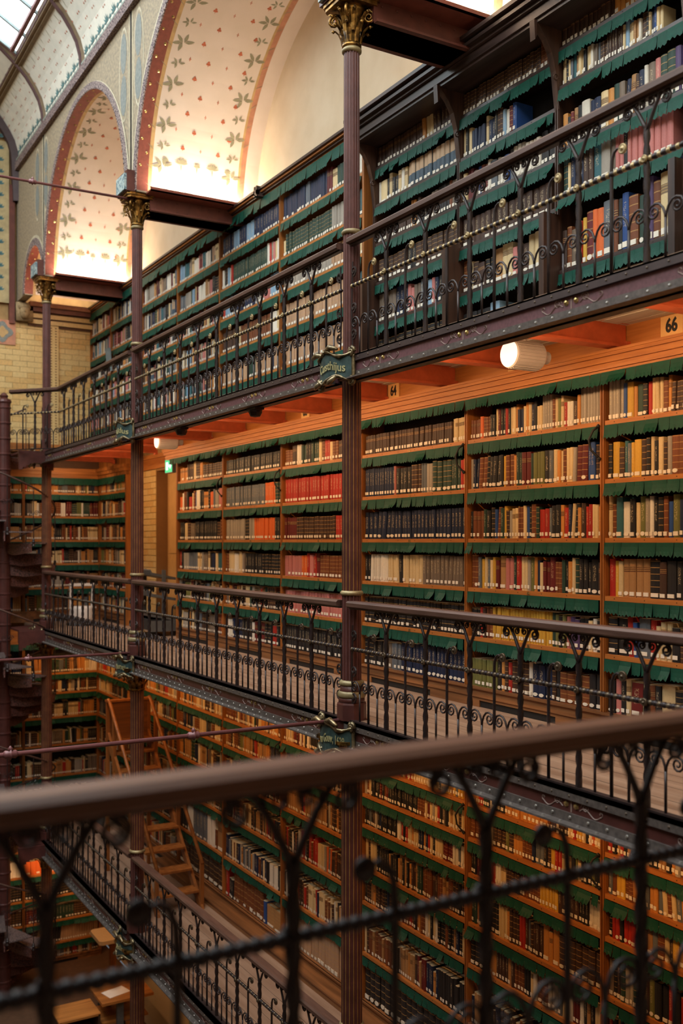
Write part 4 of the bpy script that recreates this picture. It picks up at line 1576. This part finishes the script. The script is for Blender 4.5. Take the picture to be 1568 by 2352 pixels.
# ---- lower gallery
DLW = [18.95, 16.8, 14.72, 12.96, 11.15, 9.25, 7.39, 5.67, 3.95]
BL1 = [-.97, -1.34, -1.80, -2.32, -2.90, -3.44]
BL2 = [-.90, -1.22, -1.55, -2.0, -2.38, -2.93, -3.44]
SL = {2: ['o8 c6 d5 c4 ', '?', '?', '?', 'k3 w2h.42w1.3 s4h.42w1.4 w2h.42w1.5 b1 t1h.42w2.4', 'd9h.44'],
      3: ['b10 c2 o8', '?', 'd4 c3 R6 k5', 'k3 b4 c2 t3 n4', 'n2 c2 n5w1.6 k2 w2w2.5 k2', 'r1h.44w1.3 k2 b9h.44w1.3 B1 t2w3h.44'],
      4: ['c3 R4 k6 c6 o6', 'd6 k5 c2 k6w1.3', 't18 d4 c6', 'k5 w2 r3h.34w2 c4 O2 d10', 'd6 b2 c3w1.4 n1 c4 k8', 'C22h.4w1.2'],
      5: ['c6 o2 r4 c12 y6', 'k16h.24 b3 c3 k2 c5', 'k10h.26 w2 r2 c3 n3 c4 R4 w3', 'c3w1.5 k8 g2 b6 d4', 'd5 k3 b6 c2 k6', 'b8 t4 R3 n4 k9', 'k18h.42'],
      6: ['o3h.21 r2 g2 k1 w1 k3w1.7 o11h.22w1.5 b1 d2 w1 d3 c2 r1 y2 c1 k1 w1 O1 c2w1.3', 'b3h.21w1.5 c1 d1 c1w1.3 d4w1.5 o3 b3 n1 s2w1.4 k1 d1 y1w1.2 r2 c3 k6', 'k2h.22 R2w1.4 k1 r3w1.2 w2 c2 d6 b6 y6 d5w1.3 k3 w3w1.3',
          'g4h.3 k3w1.3 c2 d3 r2 d3 o2w1.8 d6w1.8', 'k4h.28w1.5 o2w1.5 d5 b3 k2 w1 b2w1.8 a3 s1 w2 R2 w1 k2 c2 ', 't5h.3 n2w1.6 d5 b3 e2 k4w1.4 c3', 'd16h.4'],
      7: ['k6h.2 o6 r2', 'y2 o3 c2 R4 k2 r3 c3', 'r5h.31 b2w1.8 c1 y2w1.4 R7h.3w2', 'd4 k6w1.6 o2 c1 b4', 'r8h.3 o3 k3', '?', '?']}
for i in range(8):
    y0, y1 = DLW[i], DLW[i+1]
    bl = BL2 if i >= 5 else BL1
    nm = ['by the end wall', 'second from the end wall', 'below the door recess', 'below sign sixty-two', 'below sign sixty-three', 'below sign sixty-four', 'below sign sixty-five', 'below sign sixty-six'][i]
    case(f'oak bookcase bay on the lower gallery, {nm}', 'oak bookcase bays of the lower gallery', (XB, y0), -pi/2, y0-y1, .3, ZL, bl, -.40, SL.get(i, []),
         f'lower bay {nm}', seed=110+i, right_up=(i == 7), hang=.085, h0=.29, units=23, letters=False, hooks=(i > 2))
q = MB()
for z0, z1, x in ((-.40, -.36, .02), (-.36, -.3, .05), (-.3, -.26, .03), (-.26, -.12, .0)):
    q.box(XB-x, 5.97, 3.9, YE, z0, z1)
struct('trim_4', q, OAK, 'oak cornice of the lower gallery cases')
struct('trim_5', MB().box(5.48, XB-.012, 6, 15.2, ZL, ZL+.1).box(5.46, 5.48, 6, 15.2, ZL+.08, ZL+.1), OAKDK, 'projecting oak step at the foot of the lower cases')

# ---- end-wall cases (facing the viewer)
BE = [2.42, 1.975, 1.53, 1.09, .64, .2]
XE = [2.9, 4.28, 5.72]
for i in range(2):
    nm = ['behind the spiral stair', 'beside the far column'][i]
    case(f'oak bookcase bay on the end wall of the middle gallery, {nm}', 'end wall bookcases', (XE[i], YE), 0, XE[i+1]-XE[i], .3, 0, BE, 2.70, [], f'end wall bay {nm}', seed=140+i, right_up=True, hang=.1)
    case(f'oak bookcase bay on the end wall of the lower gallery, {nm}', 'end wall bookcases', (XE[i], YE), 0, XE[i+1]-XE[i], .3, ZL, BL1, -.40, [], f'lower end wall bay {nm}', seed=150+i, right_up=True, hang=.09)
    case(f'oak bookcase bay on the ground floor end wall, {nm}', 'end wall bookcases', (XE[i], YE), 0, XE[i+1]-XE[i], .3, ZGR, [-4.25, -4.72, -5.17, -5.63, -6.05, -6.33], ZL-.3,
         ['n14', 'O8 d4 w3', 'k24h.3', 'R4 g12 d8', 'd5 t1 c2 k6 C16', '?', '?'], f'ground end wall bay {nm}', seed=160+i, right_up=True, hang=.09)
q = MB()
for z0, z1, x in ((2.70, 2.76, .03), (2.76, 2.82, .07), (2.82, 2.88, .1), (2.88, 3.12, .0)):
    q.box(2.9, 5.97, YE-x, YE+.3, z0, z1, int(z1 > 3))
struct('trim_6', q, [OAKX, mat('shadow_oak_frieze', (84, 52, 32), .6)], 'oak cornice across the end wall cases')  # upper frieze: the dimness under the gallery is put into its oak colour
q = MB().box(2.9, 5.97, YE, YE+.3, -.40, -.12).box(2.9, 5.97, YE, YE+.3, ZL-.3, ZL-.1)
struct('trim_7', q, OAKX, 'oak frieze over the lower end wall cases')
# case at the far side of the door
case('short oak bookcase in the far corner of the middle gallery past the door', 'corner bookcases', (5.70, YE-.02), -pi/2, YE-.02-17.36, .27, 0, BE, 2.70, [], 'far corner bay of middle gallery', seed=171, right_up=True, hang=.1)
q = MB().box(5.68, 5.97, 17.31, 17.36, 0, 2.75)
for z0, z1, x in ((2.70, 2.76, .03), (2.76, 2.82, .07), (2.82, 2.88, .1), (2.88, 3.12, .0)):
    q.box(5.70-x, 5.97, 17.31-x, YE, z0, z1)
struct('trim_8', q, OAKZ, 'oak end panel and cornice of the corner case')
# ground floor, right
case('oak bookcase on the ground floor below the lower gallery railing', 'ground floor bookcases', (XB, 13.6), -pi/2, 3.6, .3, ZGR, [-4.3, -4.8, -5.25, -5.7, -6.05, -6.33], ZL-.2, [], 'ground floor case', seed=181, right_up=True, hang=.09)
q = MB().box(5.55, 5.97, 13.75, 16.8, ZGR, ZL-.1)
struct('wall_ground', q, CREAM, 'cream ground floor wall beside the cases')
struct('door_2', MB().box(5.50, 5.55, 13.68, 13.86, ZGR, ZL-.3), mat('pale_blue_paint', (150, 182, 190), .5), 'pale blue door frame on the ground floor')

# ------------------------------------------------------------------ build the books
Fpx = 2300
sY, cY = sin(R(30.3)), cos(R(30.3))


def score(b):
    p = b['M'] @ Vector((b['x'], b['y'], b['z']+b['h']/2))
    d = p.x*sY+p.y*cY
    if d < 1:
        return 0
    u, v = 784+Fpx*(p.x*cY-p.y*sY)/d, 1245-Fpx*(p.z-EYE)/d
    if not (8 < u < 1556 and 8 < v < 2340):
        return 0
    if 774 < u < 838 or 290 < u < 340 or 92 < u < 122:
        return 0
    if p.x > 4.6:
        zr = EYE+(p.z+.1-EYE)*4.22/p.x
        if -.18 < zr < .0 or 2.82 < zr < 3.04 or -3.8 < zr < -3.6:
            return 0
        if p.z < 0 and zr > -.2 or p.z > 3 and zr < 3.03 or (0 < p.z < 3 and not 0 < zr < 2.84):
            return 0
        # hidden by a handrail or the viewer's own railing
        for zz in (.97, 3.99):
            if abs(zr-zz) < .09:
                return 0
    t = 2.0/p.y
    if t < 1:
        zr = EYE+(p.z-EYE)*t
        if .90 < zr < 1.06:
            return 0
    vx = b['M'].to_3x3() @ Vector((1, 0, 0))
    view = Vector((p.x, p.y, 0)).normalized()
    fore = abs(vx.cross(view).z)
    return b['w']*fore*b['h']*(Fpx/d)**2


for b in BOOKS:
    b['sc'] = score(b)
order = sorted(range(len(BOOKS)), key=lambda i: -BOOKS[i]['sc'])
singles = set(order[:300])

# unit book: cover (boards and rounded spine), page block, labels
outer = [(-.5, 1), (-.5, .05), (-.32, .014), (0, 0), (.32, .014), (.5, .05), (.5, 1)]
inner = [(.42, 1), (.42, .1), (-.42, .1), (-.42, 1)]
poly = outer+inner
n = len(poly)
cv = [(x, y, 0) for x, y in poly]+[(x, y, 1) for x, y in poly]
cf = [(i, (i+1) % n, n+(i+1) % n, n+i) for i in range(n)]
cf += [(0, 1, 9, 10), (1, 2, 3, 9), (3, 8, 9), (3, 4, 5, 8), (5, 6, 7, 8)]
cf += [tuple(n+i for i in f)[::-1] for f in [(0, 1, 9, 10), (1, 2, 3, 9), (3, 8, 9), (3, 4, 5, 8), (5, 6, 7, 8)]]
ume = bpy.data.meshes.new('book')
ume.from_pydata(cv, [], cf)
ume.materials.append(COVER1)
uv = ume.uv_layers.new(name='UVMap')
for p in ume.polygons:
    spine = p.index in (1, 2, 3, 4)
    for li in p.loop_indices:
        vi = ume.loops[li].vertex_index
        x, y, z = cv[vi]
        uv.data[li].uv = (x+.5, .002+z*.997) if spine else (0, 0)
ume.update()
pme = MB().box(-.42, .42, .1, .97, .015, .965).mesh('page_block', [PAPER])
lrect = MB().box(-.36, .36, -.012, .03, .045, .145).mesh('spine_label', [LABELM])
lround = MB().prism([(.36*cos(a), .1+.055*sin(a)) for a in [j*2*pi/10 for j in range(10)]], 1, -.012, .03).mesh('spine_label', [LABELM])

nv_, nf_, ncol, nuv, nmat = [], [], [], [], []
SHELFW = ['top', 'second', 'third', 'fourth', 'fifth', 'sixth', 'seventh']
for i, b in enumerate(BOOKS):
    M, w, h, d = b['M'], b['w'], b['h'], b['d']
    base = lin(PAL[b['c']])
    col = tuple(min(1, max(0, x*b['v'])) for x in base[:3]) + (b['s'],)
    if i in singles:
        p = M @ Vector((b['x'], b['y'], b['z']))
        o = bpy.data.objects.new('book', ume)
        COL.objects.link(o)
        rz = M.to_euler().z
        o.rotation_mode = 'XYZ'
        o.location = p
        o.rotation_euler = (0, b['lean'], rz)
        if b['lean']:
            o.location.z += abs(sin(b['lean']))*w*.5
        o.scale = (w, d, h)
        o.color = col
        kind = 'gilt-banded' if b['s'] == .25 else ('leather' if b['c'] in 'bdtRC' else 'clothbound')
        if b['c'] == 'T':
            kind = 'half-bound'
        tag(o, f"{CNAME[b['c']]} {kind} book, {ordinal(b['ord'])} from left, {SHELFW[b['row']]} shelf, {b['bay']}", 'book', 'books on the gallery shelves')
        link('page_block', pme, o)
        if b['lab'] < .93:
            link('spine_label', lround if (b['lab'] < .35 or b['c'] in 'nR') else lrect, o)
        if b['c'] == 'c' and b['bay'].startswith('dark top bay third') and b['row'] == 2 and b['ord'] == 9:
            me = text_mesh('FLANDRE', 1, 0)
            me.materials.append(BLACK)
            tx = link('lettering', me, o, (.0, -.02, .55), (pi/2, -pi/2, 0))
            tx.scale = (.17, .6, 1)
        continue
    o0 = len(nv_)
    l = b['lean']
    fx = [(-.5, .05), (-.32, .014), (0, 0), (.32, .014), (.5, .05), (.5, 1), (-.5, 1)]
    for z in (0, 1):
        for x, y in fx:
            lx = b['x']+x*w+l*h*z
            nv_.append(tuple(M @ Vector((lx, b['y']+y*d, b['z']+z*h))))
    for k in range(4):
        nf_.append((o0+k, o0+k+1, o0+8+k, o0+7+k))
        u0, u1 = fx[k][0]+.5, fx[k+1][0]+.5
        nuv += [(u0, .002), (u1, .002), (u1, 1), (u0, 1)]
        ncol += [col]*4
        nmat.append(0)
    for q4 in ((o0+4, o0+5, o0+12, o0+11), (o0+6, o0, o0+7, o0+13)):
        nf_.append(q4)
        nuv += [(0, 0)]*4
        ncol += [col]*4
        nmat.append(0)
    nf_.append(tuple(o0+7+k for k in range(7)))
    nuv += [(0, 0)]*7
    ncol += [col]*7
    nmat.append(1)
    if b['lab'] < .9:
        o1 = len(nv_)
        z0, z1 = .02, .05
        for x, z in ((-.33, z0), (.33, z0), (.33, z1), (-.33, z1)):
            nv_.append(tuple(M @ Vector((b['x']+x*w+l*z, b['y']-.003, b['z']+z))))
        nf_.append((o1, o1+1, o1+2, o1+3))
        nuv += [(0, 0)]*4
        ncol += [col]*4
        nmat.append(2)
sm_ = bpy.data.meshes.new('books')
sm_.from_pydata(nv_, [], nf_)
for x in (COVERN, PAPER, LABELM):
    sm_.materials.append(x)
sm_.polygons.foreach_set('material_index', nmat)
ca = sm_.color_attributes.new('cover', 'FLOAT_COLOR', 'CORNER')
ca.data.foreach_set('color', [x for c4 in ncol for x in c4])
uvl = sm_.uv_layers.new(name='UVMap')
uvl.data.foreach_set('uv', [x for c2 in nuv for x in c2])
sm_.update()
bo = link('books', sm_, kind='stuff')
tag(bo, 'thousands of smaller books filling the remaining shelves of every gallery', 'books')

# ------------------------------------------------------------------ lamps, signs, furniture
for i, (x, y) in enumerate(((5.05, 5.92), (5.0, 13.52))):
    t = thing('projector_lamp', ['large white drum lamp under the top gallery in front of sign sixty-five', 'small white drum lamp under the ceiling by the exit sign'][i], 'lamp', (x, y, 2.92), 0, 'white drum lamps')
    q = MB().lathe([(.1, -.12), (.108, -.11), (.108, .16), (.09, .18)], 24, (0, 0, 0), 0)
    q.lathe([(.04, .17), (.05, .26)], 12, (0, 0, 0), 0)
    part('housing', q, RIBBED, t)
    q = MB()
    for k in range(28):
        a = k*2*pi/28
        q.tube([(-.1, .108*cos(a), .108*sin(a)), (.15, .108*cos(a), .108*sin(a))], .005, 4)
    part('cooling_rib', q, RIBBED, t)
    part('lens', MB().lathe([(.101, -.122), (.001, -.128)], 24, (0, 0, 0), 0), LAMPF, t)
    part('mount', MB().box(-.04, .04, -.02, .02, .1, .16).box(-.07, .07, -.05, .05, .16, .21).tube([(0, -.03, .07), (0, -.03, .13)], .02), WHITE, t)
    part('track', MB().box(-.05, .55, -.035, .035, .19, .21), WHITE, t)
es = thing('exit_sign', 'lit green and white emergency exit sign above the door', 'sign', (5.62, 15.02, 2.69), -pi/2)
part('sign_case', MB().box(-.16, .16, 0, .07, -.11, .11), GREYM, es)
part('lit_panel', MB().box(-.15, .15, -.004, 0, -.1, .1), EXITG, es)
q = MB()
for a in (((-.1, -.06), (-.02, -.06), (-.02, .06), (-.1, .06)), ((.02, -.02), (.07, -.02), (.07, -.05), (.12, .0), (.07, .05), (.07, .02), (.02, .02))):
    q.prism(list(a), 1, -.008, -.004)
part('pictogram', q, EXITW, es)

# library steps on the lower gallery
t = thing('library_steps', 'tall honey-oak library steps with sloping handrails on the lower gallery', 'step ladder', (5.05, 14.2, ZL))
for k in range(8):
    y = -1.05 + k*.26
    z = .24 + k*.235
    part('tread', MB().box(-.3, .3, y-.05, y+.2, z-.03, z), LADW, t)
for s_ in (-1, 1):
    q = MB()
    q.prism([(-1.2, 0), (-1.05, 0), (1.05, 1.95), (1.05, 2.15)], 0, s_*.32-.02, s_*.32+.02)
    part('stringer', q, LADW, t)
    q = MB().tube([(s_*.33, -1.15, .62), (s_*.33, .98, 2.63), (s_*.33, 1.05, 2.66)], .028, 8)
    part('handrail', q, LADW, t, smooth=True)
    for y, z0, z1 in ((-1.12, 0, .65), (1.08, 0, 2.66), (.75, 1.6, 2.42), (-.2, .8, 1.52)):
        part('leg' if z0 == 0 else 'post', MB().box(s_*.33-.025, s_*.33+.025, y-.025, y+.025, z0, z1), LADW, t)
part('top_panel', MB().box(-.31, .31, 1.06, 1.09, 2.05, 2.62), wood('brown_panel', (130, 78, 38), (96, 56, 26), 0), t)
part('top_ledge', MB().box(-.36, .36, 1.02, 1.14, 2.62, 2.65), LADW, t)
part('landing', MB().box(-.34, .34, .8, 1.2, 2.0, 2.04), LADW, t)

# grey book trolley by the door, middle gallery
t = thing('book_trolley', 'dark grey book trolley with tilted shelves standing by the door', 'trolley', (5.55, 15.5, 0))
for k, z in enumerate((.3, .62, .95)):
    q = MB().prism([(-.24, z+.1), (-.21, z+.02), (.2, z-.06), (.2, z-.02), (-.19, z+.06), (-.22, z+.11)], 1, -.45, .45)
    part('shelf', q, GREYM, t)
for y in (-.45, .45):
    part('side_frame', MB().box(-.23, .22, y-.012, y+.012, .08, .25).box(-.03, .03, y-.012, y+.012, .1, 1.05), GREYM, t)
for x in (-.18, .18):
    for y in (-.4, .4):
        part('wheel', MB().lathe([(.05, -.015), (.05, .015)], 12, (x, y, .05), 1), BLACK, t)
part('book_bin', MB().box(-.22, .2, -.43, .43, .1, .27), mat('charcoal_bin', (44, 42, 42), .6), t)

# white stand on the middle gallery near the corner
t = thing('display_stand', 'white tapering stand on a dark round base, middle gallery corner', 'stand', (5.05, 17.9, 0))
part('base', MB().lathe([(.26, 0), (.27, .02), (.26, .04)], 24), BLACK, t)
part('drum', MB().lathe([(.22, .04), (.23, .15), (.21, .3), (.2, .34)], 24), WHITE, t, smooth=True)
for s_ in (-1, 1):
    part('upright', MB().prism([(s_*.22, .3), (s_*.17, .3), (s_*.19, .72), (s_*.215, .72)], 1, -.03, .03), WHITE, t)
part('crossbar', MB().box(-.22, .22, -.03, .03, .70, .75), WHITE, t)
# small bin on the lower gallery
t = thing('waste_bin', 'small grey round waste bin in the far corner of the lower gallery', 'bin', (5.2, 17.4, ZL))
part('body', MB().lathe([(.1, 0), (.13, .32), (.12, .32)], 16), GREYM, t, smooth=True)
part('rim', MB().lathe([(.13, .31), (.14, .32), (.13, .34), (.12, .33)], 16), WHITE, t, smooth=True)
# information desk corner on the ground floor
t = thing('reading_stand', 'pale square sign board on a dark post on the ground floor', 'stand', (5.26, 16.75, ZGR))
q = MB().prism([(x*1.55, y*1.55) for x, y in [(-.2, -.17), (-.17, -.2), (.17, -.2), (.2, -.17), (.2, .17), (.17, .2), (-.17, .2), (-.2, .17)]], 2, 1.2, 1.265)
part('board', q, mat('pale_board', (236, 210, 180), .5, 0, var=.03), t)
part('marker', MB().box(-.0, .07, -.2, -.1, 1.265, 1.268), BLACK, t)
part('post', MB().box(-.05, .05, -.04, .04, .03, 1.2), OAKZ, t)
part('foot', MB().box(-.2, .2, -.2, .2, 0, .03), BLACK, t)
t = thing('desk', 'oak desk with grey steel legs on the ground floor', 'desk', (4.86, 15.1, ZGR))
part('top', MB().box(-.4, .4, -.4, .4, 1.0, 1.04), OAKX, t)
for x in (-.1, .12):
    part('leg', MB().box(x-.05, x+.05, -.33, -.27, 0, 1.0), GREYM, t)
    part('leg', MB().box(x-.05, x+.05, .27, .33, 0, 1.0), GREYM, t)
for z in (.3, .65):
    part('shelf', MB().box(-.36, .36, -.26, .36, z, z+.03), OAKX, t)
tag(part('notice', MB().box(-.18, .18, -.13, .13, 0, .006), mat('notice_paper', (240, 226, 214), .7, 0, var=.03), None, (4.76, 15.0, ZGR+1.04), (0, 0, .25)), 'white printed notice lying on the ground floor desk', 'notice')
t = thing('low_shelf', 'low dark oak shelf unit beside the ground floor desk', 'shelf unit', (4.1, 14.9, ZGR))
part('case_body', MB().box(-.3, .3, .25, .3, 0, .95).box(-.3, -.27, -.3, .3, 0, .95).box(.27, .3, -.3, .3, 0, .95), mat('dark_oak_unit', (74, 46, 28), .6), t)  # body in a darker oak than its shelves
for z in (.08, .36, .64, .93):
    part('shelf', MB().box(-.31, .31, -.3, .27, z, z+.03), OAKX, t)
# grey placard on the far upper shelf
tag(part('placard', MB().box(-.006, .006, -.09, .09, 0, .42), mat('blue_grey_card', (128, 142, 146), .6), None, (XB-.05, 18.0, 4.62), (0, -.1, .2)), 'blank grey placard hung on the far upper bookcase', 'placard')

# ------------------------------------------------------------------ spiral stair
NX, NY = 3.73, 18.05
t = thing('spiral_stair', 'dark cast-iron spiral stair rising past every gallery by the end wall', 'staircase', (NX, NY, ZGR))
offz = -ZGR
q = MB()
zz = ZGR
q.lathe([(.11, ZGR), (.11, 3.96)], 16)
while zz < 3.9:
    q.lathe([(.112, zz), (.124, zz+.01), (.124, zz+.03), (.112, zz+.04)], 16)
    zz += .27
q.lathe([(.11, 3.9), (.13, 3.93), (.12, 3.97), (.06, 4.0), (.075, 4.04), (.04, 4.08), (.002, 4.1)], 16)
part('newel', q, MAROON, t, (0, 0, offz))
RI = .19
TREAD = mat('pierced_iron_tread', (140, 120, 116), .5, .2, c2=(40, 32, 32), scale=90, contrast=(.45, .55))
RISER = mat('cast_iron_riser', (124, 78, 70), .5, .1, c2=(44, 28, 28), scale=60, contrast=(.44, .6))
ST = R(30)
tm = MB()
r1 = .86


def sector(mb, a0, a1, ra, rb, z0, z1, m=0, n=3):
    vs = []
    for z in (z0, z1):
        for i in range(n+1):
            a = a0+(a1-a0)*i/n
            vs.append((ra*cos(a), ra*sin(a), z))
            vs.append((rb*cos(a), rb*sin(a), z))
    k = 2*(n+1)
    fs = []
    for i in range(n):
        b = i*2
        fs += [(b, b+2, b+3, b+1), (k+b, k+b+1, k+b+3, k+b+2), (b+1, b+3, k+b+3, k+b+1), (b, k+b, k+b+2, b+2)]
    fs += [(0, 1, k+1, k), (2*n, k+2*n, k+2*n+1, 2*n+1)]
    mb.add(vs, fs, m)


sector(tm, 0, ST*1.05, .1, r1, -.022, 0)
tm.tube([(r1, 0, -.02), (r1, 0, .005)], .02, 8)
tme = tm.mesh('tread', [TREAD])
rm = MB().box(.1, r1, -.008, .008, -.19, -.02)
pts = [(.1, -.19), (.35, -.22), (.55, -.2), (r1, -.16), (r1, -.02), (.1, -.02)]
rm = MB().prism(pts, 1, -.01, .01)
for k in range(6):
    rm.tube([(.2+k*.11+.03*cos(a), -.012, -.1+.03*sin(a)) for a in [j*.9 for j in range(7)]], .006, 4)
rme = rm.mesh('riser', [RISER])
kn = MB().lathe([(.022, -.06), (.03, -.05), (.022, -.03), (.022, .0), (.032, .015), (.02, .03), (.026, .045), (.008, .07), (.0, .075)], 8, (r1, 0, 0)).tube([(r1, 0, .06), (r1, 0, .92)], .008, 5)
for s_ in (-1, 1):
    sp = spiral(0, .5, .05, .008, 0, s_*3*pi, 10)
    kn.tube([(r1, p[0]+s_*.055, p[2]) for p in sp], .006, 4)
kme = kn.mesh('stair_baluster', [IRON])
zt = 3.0
nst = int((zt-ZGR)/RI)
A0 = R(-30) - (zt - (-1.06))/RI*ST     # angle of the top step so that the step at z = -1.06 faces the viewer's right
rail_pts = []
for k in range(nst):
    z = zt - k*RI
    a = A0 + k*ST
    s_ = link('tread', tme, t, (0, 0, z+offz), (0, 0, a))
    link('riser', rme, s_)
    link('stair_baluster', kme, t, (0, 0, z+offz), (0, 0, a+ST*.1))
for k in range(nst*4):
    z = zt - k*RI/4 + .93
    a = A0 + ST*.1 + k*ST/4
    rail_pts.append((r1*cos(a), r1*sin(a), z))
part('spiral_handrail', MB().tube(rail_pts, .017, 6), HAND, t, (0, 0, offz), smooth=True)
# landings
for lev, z in ((0, ZU), (1, ZM), (2, ZL)):
    q = MB()
    q.prism([(.1, -.75), (.62, -.9), (.62, .3), (.1, .1)], 2, z-.03, z)
    q.prism([(.05, -.95), (.62, -.95), (.62, -.9), (.05, -.85)], 2, z-.2, z)
    part('landing_plate', q, [MAROON], t, (0, 0, offz))
    q = MB()
    for k in range(10):
        f = k/10
        zz0 = z-.2-.12*sin(f*pi/2*1.0)
        q.box(.05+f*.57, .05+(f+.1)*.57, -.95, -.9, z-.2-.14*(1-sin((f+.05)*pi)), z-.2)
    part('landing_arch', q, MAROON, t, (0, 0, offz))
